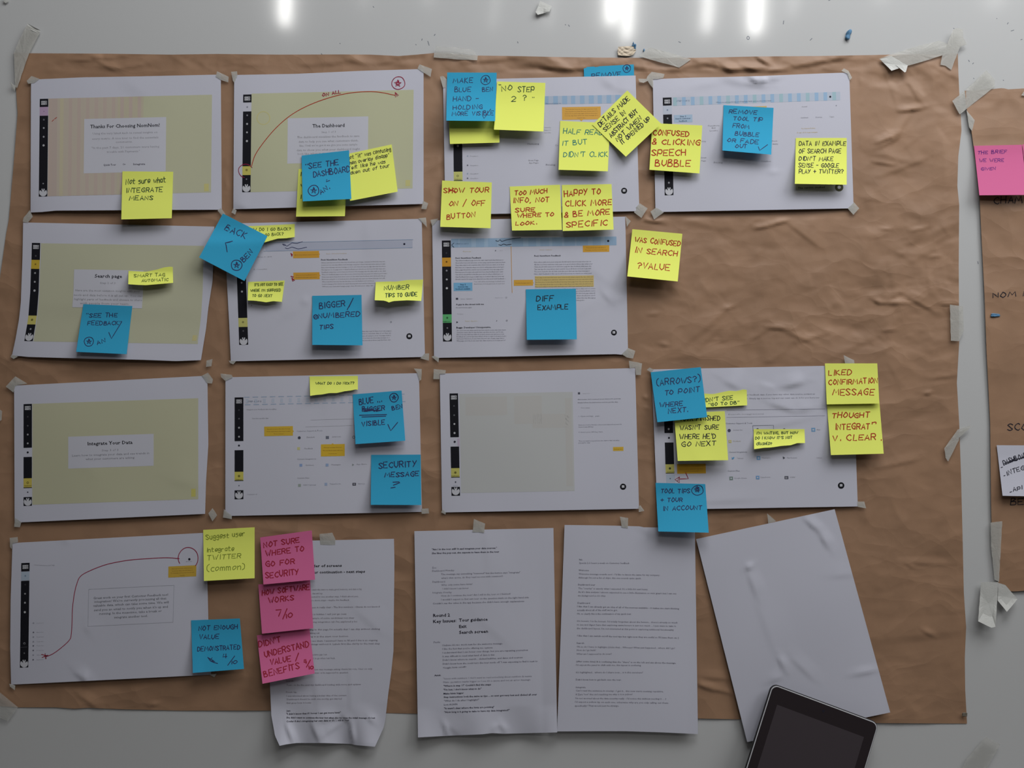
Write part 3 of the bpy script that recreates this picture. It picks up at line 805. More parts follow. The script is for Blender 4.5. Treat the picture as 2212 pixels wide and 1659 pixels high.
s.poly('list_icon', [(986, 694), (990, 696), (986, 698)], (70, 70, 84)); s.T('Review   App Store', 1005, 694.8, 1031, 2.6, (224, 206, 150))
s.disc('list_icon', 1094.8, 692.6, 1.9, (140, 140, 152), .0005, 8, 1.1); s.disc('list_icon', 1073, 693, 1, (120, 120, 130), n=8)
s.T('Buggy. Developer Unresponsive.', 986, 709.2, 1060.6, 3.4, (46, 46, 60), True)
for i in range(6):
    s.T(filler(66, r7), 986.5, 715 + i * 4.5, 1092 + r7.uniform(-5, 2), 2.6, (120, 120, 136))
s.T('Survey   Customer', 1166, 540.6, 1193, 2.4, (228, 208, 160)); s.T('Survey', 1000, 544.2, 1018, 2.4, (232, 212, 164))
s.disc('list_icon', 1070.5, 541.4, 1.3, (110, 110, 124), n=8); s.T('Dec', 1080, 542, 1086, 2, (170, 170, 180))
s.chat(1326.3, 718.4, 6.2)

# 8 ---- Integrate Your Data
s = Sheet('integrate', 'printed yellow-tinted sheet headed Integrate Your Data', (30.5, 833), (448, 811.6), (443, 1110), (31.6, 1129), sx=0, sy=-.034,
          right=[(448, 811.6), (450, 961), (445, 1040), (443, 1110)], cr=[(195, 1010, 202, 1040, 14, .0003), (165, 1012, 198, 1015, 12, .0002), (360, 1035, 428, 1048, 26, .0006)], low=.003, off=.0011)
s.R('screen_background', 69.8, 872.4, 358.5, 218, (205, 203, 172))
s.sidebar(50.9, 873, 18, [(0, 94.5, BK), (114.4, 160.5, BK), (160.5, 180, (216, 198, 98)), (180, 181.6, BK), (201, 220, BK)], [(27.5, (70, 70, 76), 1.8), (47, (95, 95, 100), 1.8), (66, (170, 170, 176), 2), (85, (180, 180, 186), 2),
          (104.5, (40, 40, 50), 2.2), (170, (120, 112, 60), 2.6), (190.5, (80, 80, 90), 1.5)], 211)
s.disc('sidebar_icon', 60, 1043, 1.5, (216, 198, 98), .0007, 6)
s.T('Dashboard', 53, 1050.6, 67.5, 2.2, (110, 100, 50), True, name='sidebar_icon')
s.R('message_card', 147.4, 943.4, 184.5, 69, (214, 214, 224), .0004)
s.T('Integrate Your Data', 189.4, 962, 286.4, 7.4, BK, True, name='heading_text')
s.T('Step 3 of 3', 220, 975, 255.8, 4.4, (150, 150, 158))
s.T('Learn how to integrate your data and see trends in', 156, 986.4, 322.5, 4.6, (132, 132, 142)); s.T('what your customers are asking', 185, 994, 290.4, 4.6, (132, 132, 142))
s.R('corner_mark', 413, 1056, 9.5, 17, (214, 206, 116), .0004)

# 9 ---- integrations list
s = Sheet('sources', 'printed sheet with faint icons and two orange boxes, third row', (487, 815), (905, 806), (911.6, 1105.7), (486.7, 1114.7), sx=0, sy=-.020, low=.003,
          cr=[(700, 808, 705, 900, 30, .0005)])
for i in range(19):
    s.R('banner_stripe', 527 + i * 18.6, 857.4 - .02 * i * 18.6, 12, 1.6, (166, 184, 208), .0003); s.R('banner_stripe', 529 + i * 18.6, 873.4 - .02 * i * 18.6, 12, 1.8, (168, 186, 210), .0003)
    s.R('banner_stripe', 531 + i * 18.6, 862 - .02 * i * 18.6, 6, 9, (198, 206, 222), .0003)
s.T('STEP 4 OF 5', 535, 869, 564.6, 3.4, (136, 152, 176))
s.sidebar(506.8, 858.6, 19, [(0, 94.5, BK), (114, 160.7, BK), (160.7, 179, (216, 206, 104)), (179, 180.6, BK), (200.7, 220, BK)], [(27.5, (70, 70, 78), 1.8), (46, (100, 100, 108), 1.8), (65.5, (180, 180, 186), 2.1), (85, (185, 185, 190), 2),
          (104, (50, 50, 66), 2.2), (170, (130, 124, 60), 2.6), (190.5, (110, 110, 126), 1.3)], 210.5)
s.T('Dashboard', 509, 1037, 524, 2.2, (110, 104, 50), True, name='sidebar_icon')
s.callout(570.8, 921.6, 62, 20.6, 3, (224, 186, 66), [(632.5, 929), (635, 931.4), (632.5, 934)]); s.callout(693.3, 960, 51.4, 26, 3, (228, 188, 60), [(715, 960), (718.5, 957.5), (722, 960)])
for t, x, y, x1, c in (('Integrate your feedback data by adding', 533, 886, 597, PALE), ('If you have any other data', 545, 905, 580, PALE), ('Customer Support & Tools', 641, 932.4, 696.6, (156, 158, 172)),
                       ('Zendesk', 662, 945.6, 680, PALE), ('Intercom', 718, 944.6, 736, PALE), ('Feedback', 658, 970, 676, PALE), ('Current Integrations', 642, 993, 683, PALE), ('Connect', 660, 1006, 678, PALE),
                       ('Messages', 716, 1005, 736, PALE), ('App Store', 770, 1004, 792, PALE), ('Custom Files', 642, 1034, 668, PALE), ('CSV Upload', 655, 1049, 682, (150, 152, 166)), ('Typeform', 712, 1046.5, 736, (168, 170, 184)),
                       ('Survey', 774, 1046, 788, (168, 170, 184)), ('Contact us', 534, 1069, 556, (182, 182, 192))):
    s.T(t, x, y, x1, 2.7, c)
s.disc('source_icon', 646.5, 945.6, 3.2, (76, 80, 96), n=12); s.R('source_icon', 703.6, 942, 7, 6.4, (120, 124, 140)); s.disc('source_icon', 764, 944.4, 3.1, (80, 86, 86), .0005, 12, 2.2)
s.R('source_icon', 761.4, 1043.2, 7.6, 5.8, (60, 60, 72)); s.R('source_icon', 763, 1044.8, 4.4, 2.4, (170, 170, 180), .0007)
for x, y, c in ((650, 1005, (150, 172, 214)), (706.6, 1004.6, (156, 178, 214)), (704, 1046, (168, 184, 214)), (647, 1048.6, (164, 176, 168)), (645, 969, (214, 210, 150))):
    s.R('source_icon', x - 3, y - 3, 6, 6, c, .0004)
s.poly('source_icon', [(761, 1001.5), (765, 1004), (761, 1006.5)], (150, 160, 160))
s.line([(672, 907), (860, 902)], .6, (196, 196, 206)); s.line([(660, 922), (860, 916)], .6, (198, 198, 208))

# 10 --- pale form
s = Sheet('form', 'printed sheet with a plain pale panel and small form text at its right', (950, 807), (1372, 795), (1380.4, 1099), (955, 1107), sx=.020, sy=-.018, low=.0025, cr=[(1360, 795, 1372, 803, 6, .0010)])
s.R('screen_background', 992, 851, 245, 214, (204, 205, 204))
for x, y, w, h_ in ((1005, 858, 90, 40), (1110, 856, 60, 60), (1150, 895, 80, 30), (1220, 860, 14, 190)):
    s.R('background_tile', x, y, w, h_, (203, 201, 198), .0003)
s.sidebar(971, 850, 18.4, [(0, 94.6, BK), (114.8, 161.4, BK), (161.4, 180.2, (212, 206, 114)), (180.2, 181.8, BK), (202, 221, BK)], [(27, (84, 84, 92), 1.8), (47, (110, 110, 118), 1.8), (66, (205, 205, 210), 2), (85.5, (205, 205, 210), 2.2),
          (104.5, (40, 40, 54), 2.4), (171, (120, 114, 60), 2.6), (191.5, (80, 84, 100), 1.7)], 211)
s.R('sidebar', 988, 947.5, 4.6, 16, (206, 190, 212), .00035); s.T('Dashboard', 975, 1029, 991, 2.2, (110, 104, 50), True, name='sidebar_icon'); s.T('Account', 979, 1049.6, 989, 2, (160, 170, 190), name='sidebar_icon')
s.R('list_icon', 1248.4, 847.4, 4.6, 4.6, (90, 92, 104)); s.T('Intercom', 1259, 850.6, 1274, 2, (186, 186, 196))
for t, x, y, x1, c in (('Awesome, let\'s connect your Intercom account', 1248, 863.8, 1341, (116, 116, 130)), ('Simply follow the instructions and we get the data', 1248, 870.8, 1335, (112, 112, 126)), ('Your status', 1255, 882, 1274, PALE),
                       ('1. Open settings   page', 1250, 900.2, 1295, (150, 150, 164)), ('Now you need to find this code in your Intercom account list', 1250, 919, 1343, (140, 140, 154)), ('below it says API key', 1250, 923.4, 1282, (140, 140, 154)),
                       ('3. Insert your API key here', 1250, 934.6, 1302, (150, 150, 164)), ('Then we match it up and you can start to find out what', 1250, 953.6, 1338, (134, 134, 150)), ('people say', 1250, 957.6, 1275, (134, 134, 150))):
    s.T(t, x, y, x1, 2.4, c)
s.callout(1324.2, 965.6, 22.6, 8.6, 1, (228, 188, 70))
s.chat(1346, 1051.4, 6.7)

# 11 --- tour finished
s = Sheet('finished', 'creased printed sheet between blue and yellow notes at the right of the third row', (1407, 798), (1842, 789), (1853, 1094), (1420, 1101), sx=.030, sy=-.014, low=.003, off=.0012,
          right=[(1842, 789), (1849, 982), (1853, 1094)],
          cr=[(1565, 822, 1600, 838, 18, .0016), (1685, 836, 1740, 826, 12, .0018), (1660, 870, 1720, 888, 14, .0018), (1720, 888, 1760, 880, 12, .0012), (1700, 835, 1740, 815, 20, .0012), (1680, 840, 1640, 828, 12, .001),
              (1630, 930, 1760, 900, 14, .0008), (1500, 1085, 1640, 1078, 12, .0006), (1780, 860, 1800, 900, 18, .0008), (1500, 985, 1530, 1010, 14, .0006)])
s.sidebar(1432.6, 842, 18.8, [(0, 93.6, BK), (114, 161, BK), (161, 179.6, (214, 206, 116)), (179.6, 181, BK)], [(85, (200, 200, 205), 2.2), (104, (40, 40, 54), 2.2), (170, (80, 84, 60), 2.6), (192, (110, 124, 140), 1.5)], None)
s.R('sidebar', 1439, 1025, 19, 18, (192, 204, 220), .00028)
s.T('Dashboard', 1441, 1020.6, 1457, 2.2, (90, 90, 50), True, name='sidebar_icon')
for t, x, y, x1, c, h_ in (('Integrate your own customer feedback data. If you have any other data source contact us', 1548, 855, 1760, (150, 150, 164), 3), ('or request it via the live help. Simply tap a source, log and our team can do it for you here too', 1548, 863, 1770, (150, 150, 164), 3),
                       ('Search integrations', 1573, 896, 1650, (184, 184, 194), 2.6), ('Customer Support & Tools', 1568, 916, 1625, (124, 126, 140), 3), ('Zendesk Chat', 1584, 930, 1604, PALE, 2.4), ('Feedback', 1584, 954, 1600, (186, 176, 150), 2.4),
                       ('Current Integrations', 1575, 978, 1614, (124, 126, 140), 3), ('Tweets', 1592, 991, 1606, PALE, 2.4), ('Messages', 1646, 990, 1664, PALE, 2.4), ('Play Reviews', 1700, 990, 1722, PALE, 2.4), ('Other', 1764, 990, 1776, PALE, 2.4),
                       ('Custom Files', 1572, 1018.6, 1598, (124, 126, 140), 3), ('Google Sheets', 1586, 1034, 1613, PALE, 2.4), ('Typeform', 1642, 1032, 1664, PALE, 2.4), ('CSV', 1706, 1032, 1718, PALE, 2.4), ('App', 1764, 929, 1772, PALE, 2.4)):
    s.T(t, x, y, x1, h_, c)
s.line([(1570, 886), (1782, 883)], .7, (160, 160, 176)); s.line([(1570, 901.5), (1782, 898)], .7, (170, 170, 186))
s.line([(1626, 919.5), (1671, 918.5), (1671, 930)], 1.0, (130, 136, 150)); s.line([(1626, 919.5), (1627, 930)], 1.0, (130, 136, 150))
s.disc('source_icon', 1575.2, 930, 3.5, (80, 80, 104), n=14); s.disc('source_icon', 1636.5, 928, 3, (70, 74, 86), n=12); s.disc('source_icon', 1694, 927.6, 2.6, (110, 110, 120), n=12)
s.poly('source_icon', cvt(1380, 760, 4.096, [(818, 930), (826, 938), (838, 930), (846, 932), (842, 944), (834, 952), (820, 950), (826, 945)]), (110, 168, 214), .0005)
for x, y, c, r_ in ((1638.4, 989.4, (120, 168, 212), 4), (1636.6, 1031.6, (122, 168, 214), 3.8), (1579.4, 1033.4, (128, 148, 140), 3.8), (1756.8, 928.4, (126, 172, 212), 4.2), (1576.8, 953.6, (216, 200, 120), 3)):
    s.R('source_icon', x - r_, y - r_, 2 * r_, 2 * r_, c, .0004); s.R('source_icon', x - r_ * .45, y - r_ * .4, r_ * .9, r_ * .8, (205, 208, 220), .0006)
s.poly('source_icon', [(1691, 986), (1696, 989), (1692, 992)], (70, 74, 86)); s.R('source_icon', 1694.6, 1028.6, 8.2, 6.4, (64, 64, 80)); s.R('source_icon', 1696, 1030.4, 5, 1, (205, 205, 214), .0007); s.R('source_icon', 1696, 1032.6, 5, 1, (205, 205, 214), .0007)
s.callout(1462.3, 1002.6, 62, 20.8, 3, (228, 176, 56))
A = lambda p: cvt(1380, 760, 4.096, p)
s.pen([A([(415, 1070), (438, 1122), (365, 1124)]), A([(358, 1108), (320, 1130), (358, 1158), (360, 1106), (345, 1140)])], 1.5, 'crimson', 'pen_arrow')
s.chat(1817, 1048.8, 7)

# 12 --- great work
s = Sheet('great', 'printed sheet with a red pen curve from a star up to a circle, bottom left', (27, 1173), (442, 1151), (456, 1457.5), (24, 1479), sx=-.013, sy=-.048, low=.0035,
          right=[(442, 1151), (448, 1254), (450, 1338), (456, 1457.5)], left=[(27, 1173), (23, 1297), (22, 1400), (24, 1479)],
          cr=[(175, 1465, 190, 1470, 10, .0016), (160, 1450, 185, 1468, 12, .0012), (185, 1350, 195, 1370, 16, .0006), (135, 1170, 150, 1172, 8, .0006)])
s.sidebar(46, 1216.4, 18, [(0, 18.4, BK), (19, 38, (184, 198, 214)), (38.6, 226, BK)], [(28, (130, 150, 175), 1.8), (47, (60, 60, 66), 1.8), (66.6, (165, 165, 170), 1.9), (86, (190, 190, 195), 2), (106.4, (205, 205, 208), 2.4), (174, (150, 150, 156), 2.4), (195, (120, 120, 126), 1.6)], 217)
s.disc('sidebar_icon', 53, 1390.4, 1.5, BK, .0007, 8); s.R('sidebar', 44, 1398, 15, .8, (90, 90, 96), .0005)
A = lambda p: cvt(0, 1120, 3.95, p)
s.pen([smooth(A([(1530, 342), (1400, 335), (1150, 350), (1020, 368), (900, 395), (780, 440), (690, 490), (655, 560), (632, 660), (618, 780), (615, 880), (608, 990), (590, 1040), (520, 1105), (450, 1155), (395, 1178)]), 6)], 1.4, 'rouge', 'pen_arrow')
s.pen([A([(355, 1160), (400, 1170), (390, 1198), (385, 1150), (410, 1165), (360, 1185)]), A([(378, 1165), (395, 1195)])], 1.4, 'crimson', 'pen_star')
s.pen([circle(*A([(1607, 338)])[0], 21.5, 22.8, 150, 405, 30, .02)], 1.5, 'rouge', 'pen_circle')
s.disc('banner_icon', 409, 1208, 2.5, (30, 30, 44))
s.callout(363.8, 1223.8, 60.4, 24, 4, (216, 178, 72))
s.T('My account', 402, 1213.6, 414, 2, PALE)
for t, x, y, x1 in (('Great work on your first Customer Feedback tool', 202, 1294.2, 363), ('integration! We\'re currently processing all that', 204, 1302, 359.6), ('valuable data, which can take some time. We will', 202, 1310.6, 364.6),
                    ('send you an email to notify you when it\'s up and', 203.4, 1320, 362.6), ('running. In the meantime, take a break or', 215, 1328, 349.4), ('integrate another tool.', 247, 1335.8, 319)):
    s.T(t, x, y, x1, 4.8, (118, 120, 130))
s.line([(192, 1273), (376, 1264)], .6, (180, 182, 192)); s.line([(192, 1273), (190, 1353)], .6, (176, 178, 188)); s.line([(190, 1353), (374, 1344)], .6, (180, 182, 192)); s.line([(376, 1264), (374, 1344)], .6, (186, 188, 198))
s.T('Last 7 days', 105, 1222.4, 118, 2.4, (150, 150, 162)); s.line([(74, 1220), (104, 1222)], .6, (188, 188, 198))
for i, (yy, dk) in enumerate(((1346, 0), (1366, 1), (1376, 0), (1386, 0), (1395, 1), (1405, 1), (1415, 0), (1425, 1))):
    s.disc('list_icon', 72.4 - i * .1, yy, 1.6, (110, 110, 124) if dk else (160, 162, 176), n=8); s.T(filler(8, random.Random(i)), 79, yy + 1, 94, 2.2, (178, 178, 188))

# ---- text pages that hang from one piece of tape
GT = (138, 130, 142)
def curl13(px, py, u, v):
    b = np.clip((v - .80) / .2, 0, 1)
    return .010 * b ** 1.6 * (np.abs(2 * u - 1) ** 1.5) + .004 * b * np.cos(u * 19)
s = Sheet('order', 'curling printed text page under three pink notes, headed about order of screens', (571, 1170), (851, 1164), (810, 1613), (604, 1611), sx=0, sy=-.018, hang=.004, low=.001, off=.0012,
          left=[(571, 1170), (577, 1400), (583, 1476), (586, 1545), (594, 1589), (604, 1611)], right=[(851, 1164), (852, 1214), (850, 1405), (845.5, 1449), (838, 1504), (832.7, 1552), (829, 1571), (810, 1613)],
          bottom=[(604, 1611), (618, 1608), (640, 1605), (700, 1605), (760, 1607), (764, 1609), (785, 1611), (810, 1613)],
          cr=[(617, 1562, 632, 1606, 7, .0034), (672, 1560, 690, 1604, 9, .0026), (756, 1560, 762, 1606, 5, .0040), (795, 1550, 806, 1562, 8, .002), (690, 1560, 740, 1545, 12, .0018), (740, 1545, 755, 1562, 8, .002), (676, 1420, 690, 1560, 18, .0008),
              (768, 1315, 830, 1370, 20, .0006), (755, 1430, 758, 1560, 10, .0006), (700, 1590, 740, 1560, 9, .0016)], curl=curl13, group='text pages hanging from one tape')
s.T('Order of screens', 663, 1225.4, 738.4, 5.6, BK, True, name='heading_text'); s.T('Tour continuation - next steps', 667.5, 1239, 788.5, 5.6, BK, True, name='heading_text')
A = lambda x, y: (520 + x / 5.821, 1120 + y / 5.821)
B = lambda x, y: (520 + x / 5.821, 1380 + y / 5.821)
for t, (x, y), (x1, _), c in (('Hard to catch the intro to make good memory, and data is big', A(800, 905), A(1520, 0), GT), ('clear with logo', A(900, 952), A(1030, 0), GT), ('He expected to see another step, I think about you', A(800, 995), A(1475, 0), GT), ('there are more steps - maybe this feedback', A(800, 1040), A(1365, 0), GT),
                       ('Integration screen in really clear - The first numbers - Clients do not know if', A(700, 1130), A(1750, 0), (126, 118, 132)), ('as for it is hidden I will just go next', A(790, 1215), A(1330, 0), GT), ('It is a sample of some candidates not clear', A(800, 1265), A(1430, 0), GT),
                       ('After going integration tab I\'ve explored a lot', A(790, 1312), A(1465, 0), GT), ('Coming to this page I\'m actually that I can skip without clicking', A(800, 1408), A(1750, 0), (126, 118, 132)), ('quitting out', A(850, 1450), A(990, 0), GT), ('adding it is the start tour button', A(800, 1495), A(1350, 0), GT),
                       ('I don\'t see them. I assumed I have to fill and if this is an ongoing', A(800, 1550), A(1720, 0), (122, 114, 128)), ('clear things without it. Labels first like clarity to the next step', A(800, 1592), A(1750, 0), (122, 114, 128)),
                       ('Clients: the button, page 1 text', B(820, 208), B(1085, 0), GT), ('Tooltips: to go when I am back', B(820, 255), B(1185, 0), GT), ('question was message asking clients his role. User on only', B(860, 395), B(1655, 0), GT), ('the hover: is he supposed to question', B(860, 437), B(1350, 0), GT),
                       ('Search:', B(570, 540), B(670, 0), GT), ('Text - to be the user my dashboard loading with more and options', B(575, 592), B(1510, 0), (124, 116, 130)), ('Finish tip:', B(570, 680), B(710, 0), GT), ('I was informed about having a better idea of the content', B(575, 728), B(1330, 0), GT),
                       ('Dashboard should be with one tooltip get started', B(580, 770), B(1270, 0), GT), ('that goes how it looks', B(575, 815), B(885, 0), GT)):
    s.T(t, x, y, x1, 3.5, c, y1=y - .012 * (x1 - x))
for t, (x, y), (x1, y1) in (('Jen:', B(575, 915), B(628, 913)), ('"I didn\'t know that if I hover I can get more hints"', B(575, 955), B(1258, 935)), ('She didn\'t want to continue the tour but when she removes the initial message it\'s lost', B(575, 1000), B(1690, 1004)),
                            ('Confer if she\'s integrating her own data or she\'s still in tour', B(575, 1048), B(1365, 1032))):
    s.T(t, x, y, x1, 3.7, (44, 42, 56), True, y1=y1)

def curl14(px, py, u, v):
    b = np.clip((v - .86) / .14, 0, 1)
    return .004 * b * np.cos(u * 13) + .003 * np.clip((u - .9) / .1, 0, 1) * v
s = Sheet('round2', 'printed text page with bold heading Round 2 and Key Issues, hanging from tape', (895, 1147.4), (1195.5, 1140.6), (1203.7, 1582), (903, 1593), sx=0, sy=-.030, hang=.006, low=.001,
          bottom=[(903, 1593), (974, 1589), (1000, 1588), (1044, 1586), (1062, 1583.6), (1089, 1585), (1130, 1584), (1203.7, 1582)],
          cr=[(957, 1560, 965, 1588, 5, .0028), (957, 1560, 1000, 1590, 12, .001), (1062, 1584, 1078, 1562, 6, .0022), (1078, 1562, 1092, 1584, 7, .002), (1050, 1140, 1060, 1250, 26, .0006), (1030, 1330, 1110, 1400, 26, .0005)], curl=curl14,
          group='text pages hanging from one tape')
A = lambda x, y: (870 + x / 6.144, 1110 + y / 6.144)
B = lambda x, y: (870 + x / 6.144, 1350 + y / 6.144)
dk, lt = (52, 50, 72), (128, 126, 144)
for t, (x, y), (x1, y1), c, b_ in (('"Am I in the tour still? It said integrate your data sources."', A(388, 482), A(1250, 462), dk, 1), ('She likes the pop-out, she expects to have them in the tour', A(388, 533), A(1280, 512), dk, 1),
                       ('Zoe:', A(390, 725), A(450, 722), lt, 0), ('Dashboard Monday', A(392, 768), A(685, 758), lt, 0), ('The message say something "removed" but the button says "integrate"', A(510, 812), A(1560, 785), (112, 110, 130), 0), ('what\'s that quote, do they read no-one with common?!', A(512, 862), A(1328, 835), lt, 0),
                       ('Dashboard:', A(395, 912), A(568, 908), lt, 0), ('Why only some have hints?', A(512, 955), A(928, 940), lt, 0), ('I didn\'t know I can hover', A(530, 1003), A(875, 995), lt, 0), ('Integrate Overlay', A(395, 1055), A(652, 1050), lt, 0), ('How do I continue the tour? Am I still in the tour or I finished?', A(512, 1098), A(1432, 1070), lt, 0),
                       ('I wouldn\'t expect to find exit tour on the question mark on the right hand side', A(512, 1148), A(1672, 1118), (112, 110, 130), 0), ('Couldn\'t see the value in the app because she didn\'t have enough explanations', A(400, 1200), A(1612, 1168), (108, 106, 126), 0),
                       ('Paula:', B(412, 240), B(500, 236), lt, 0), ('I believe it\'s too much text for the welcome message', B(525, 280), B(1322, 255), (96, 94, 116), 0), ('I like the fact that you\'re offering me options', B(528, 328), B(1192, 310), (104, 102, 122), 0),
                       ('I understand that I can hover over things, but you are repeating yourselves', B(528, 378), B(1662, 342), (96, 94, 116), 0), ('It was difficult to read what kind of data is this', B(530, 428), B(1218, 405), (96, 94, 116), 0), ('Didn\'t know where to search... clicked bubbles, and dates and sources', B(532, 476), B(1592, 440), (92, 90, 112), 0),
                       ('Didn\'t know how she could turn the tour mode off "I was expecting to find it next to', B(532, 527), B(1790, 490), (92, 90, 112), 0), ('<toggle hints on/off>', B(535, 578), B(845, 566), (100, 98, 118), 0), ('Amit:', B(420, 680), B(508, 676), dk, 1),
                       ('"Issues with numbers: I don\'t want to read something about numbers & means', B(538, 722), B(1712, 688), (150, 148, 164), 0), ('Make quotation marks bigger so I see it\'s a quote and not an error message', B(540, 770), B(1692, 735), (132, 130, 148), 0), ('"Where is step 1?" Couldn\'t find the steps', B(542, 820), B(1172, 800), dk, 1),
                       ('"I\'m lost, I don\'t know what to do"', B(542, 870), B(1045, 855), dk, 1), ('Make hints bigger', B(542, 922), B(810, 912), dk, 1), ('Step instructions look the same as tips ... so user got very lost and clicked all over', B(545, 968), B(1782, 932), dk, 1), ('"What do I do after I highlight?"', B(548, 1018), B(1015, 1002), (74, 72, 94), 0),
                       ('Lost AGAIN', B(548, 1068), B(725, 1062), (74, 72, 94), 0), ('"It wasn\'t clear where the hints are pointing"', B(550, 1118), B(1215, 1098), dk, 1), ('"How long is it going to take to have my data integrated?"', B(552, 1168), B(1418, 1140), dk, 1)):
    s.T(t, x, y, x1, 3.6, c, bool(b_), y1=y1)
for t, (x, y), (x1, y1) in (('Round 2', A(405, 1368), A(628, 1360)), ('Key Issues:', A(405, 1448), A(712, 1434)), ('Tour guidance', A(748, 1430), A(1128, 1416)), ('Exit', A(750, 1515), A(848, 1510)), ('Search screen', A(750, 1592), A(1132, 1576))):
    s.T(t, x, y, x1, 6.6, (30, 28, 46), True, y1=y1, name='heading_text')

s = Sheet('blue text', 'printed page of fine grey text with short headings, hanging below the TOOL TIPS note', (1219.6, 1134), (1501, 1139), (1507.7, 1585.7), (1203.5, 1580), sx=0, sy=.016, hang=.006, low=.001,
          top=[(1219.6, 1134), (1300, 1135), (1382, 1137), (1390, 1139), (1418, 1139.5), (1501, 1139)], bottom=[(1203.5, 1580), (1290, 1579.5), (1352, 1579.5), (1430, 1582), (1507.7, 1585.7)],
          cr=[(1380, 1138, 1430, 1160, 20, .0008)], group='text pages hanging from one tape')
A = lambda x, y: (1190 + x / 6.144, 1120 + y / 6.144)
B = lambda x, y: (1190 + x / 6.144, 1350 + y / 6.144)
c1, c2 = (118, 116, 134), (96, 94, 114)
for t, (x, y), (x1, y1), c in (('Nik:', A(376, 555), A(422, 556), c2), ('Spends 2-3 hours a week on Customer feedback', A(376, 600), A(1042, 602), c1), ('Welcome', A(370, 696), A(505, 698), c2), ('Welcome message sounds cool - I\'d like to know the same for my company.', A(370, 745), A(1448, 762), c1),
                               ('Although I\'m not a fan of skips, this one sounds quite quick.', A(365, 794), A(1200, 804), c1), ('Dashboard tour', A(362, 888), A(588, 890), c2), ('The "overlay" is exactly what I expected. It\'s a little bit text heavy.', A(365, 937), A(1290, 950), c1),
                               ('As it\'s data analysis I almost expected to see a little illustration or mini graph but I can see', A(362, 984), A(1665, 1006), c1), ('the background so it\'s okay.', A(358, 1034), A(730, 1036), c1), ('Dashboard', A(355, 1130), A(518, 1132), c2),
                               ('I like that I can already get an idea of all of the sources available - it makes me start thinking', A(350, 1176), A(1702, 1206), c2), ('actually about all of the stuff we\'ve got.', A(350, 1226), A(885, 1226), c2), ('Ok, so clearly this is the continuation of my quick tour.', A(345, 1274), A(1070, 1276), c2),
                               ('On hovers: I to be honest, I\'d totally forgotten about the hovers... there\'s already so much', A(345, 1370), A(1680, 1392), c1), ('to see and digest here that exploring extra hovers is just too much ... I just want to take in', A(345, 1418), A(1660, 1438), c1),
                               ('the dashboard layout. I\'m not interested at this point in exploring additional functionality', A(345, 1466), A(1632, 1488), c1), ('I like that I can switch on/off the tool tips but right now they are useful so I\'ll leave them on :)', A(350, 1564), A(1698, 1594), c2),
                               ('Search', B(342, 250), B(440, 250), c2), ('Ok so do I have to highlight (clicks this)... Whoops! What just happened... where did I go?', B(342, 298), B(1645, 318), c1), ('How do I go back?', B(345, 344), B(598, 344), c1), ('What am I supposed to do now?!', B(342, 394), B(808, 394), c1),
                               ('(after some time) It is confusing that the "share" is on the left and sits above the message.', B(338, 492), B(1662, 515), c2), ('I\'d expect the panel to shift with me, this layout is confusing.', B(335, 540), B(1200, 545), c1), ('It\'s highlighted... where do I share now... is it this envelope?', B(335, 638), B(1222, 640), c1),
                               ('Didn\'t know how to get back onto the tour.', B(332, 735), B(935, 738), c2), ('Integrate', B(332, 836), B(462, 836), c2), ('Can\'t read the sentence in overlay - I get it... this now starts seeming repetitive.', B(332, 880), B(1495, 892), c1),
                               ('If Zara "not" this isn\'t teaching me why is it in yellow?', B(332, 932), B(1085, 930), c1), ('I\'m not worried about the data security really - I\'d notice this without needing it ... :)', B(325, 982), B(1530, 990), c1),
                               ('I\'d expect a yellow tip on each one, otherwise why are you only calling out these', B(322, 1030), B(1558, 1044), c1), ('specifically? That would just be strange.', B(320, 1082), B(905, 1082), c1)):
    s.T(t, x, y, x1, 3.5, c, y1=y1)

s = Sheet('blank', 'blank white paper sheet taped at a slant beside the tablet', (1503.7, 1164.5), (1802.9, 1100), (1923, 1539), (1614, 1603), hang=.004, low=.0005, off=.0014,
          cr=[(1738, 1120, 1770, 1150, 9, .0020), (1770, 1150, 1790, 1185, 10, .0020), (1612, 1232, 1628, 1220, 6, .0022), (1616, 1235, 1635, 1290, 12, .0014), (1635, 1290, 1680, 1420, 24, .0007), (1680, 1417, 1696, 1450, 8, .0018),
              (1710, 1420, 1760, 1470, 12, .0010), (1840, 1460, 1898, 1448, 8, .0016), (1660, 1476, 1690, 1460, 10, .0012), (1790, 1245, 1850, 1240, 14, .0007)], group='blank sheet')
del s.o['group']

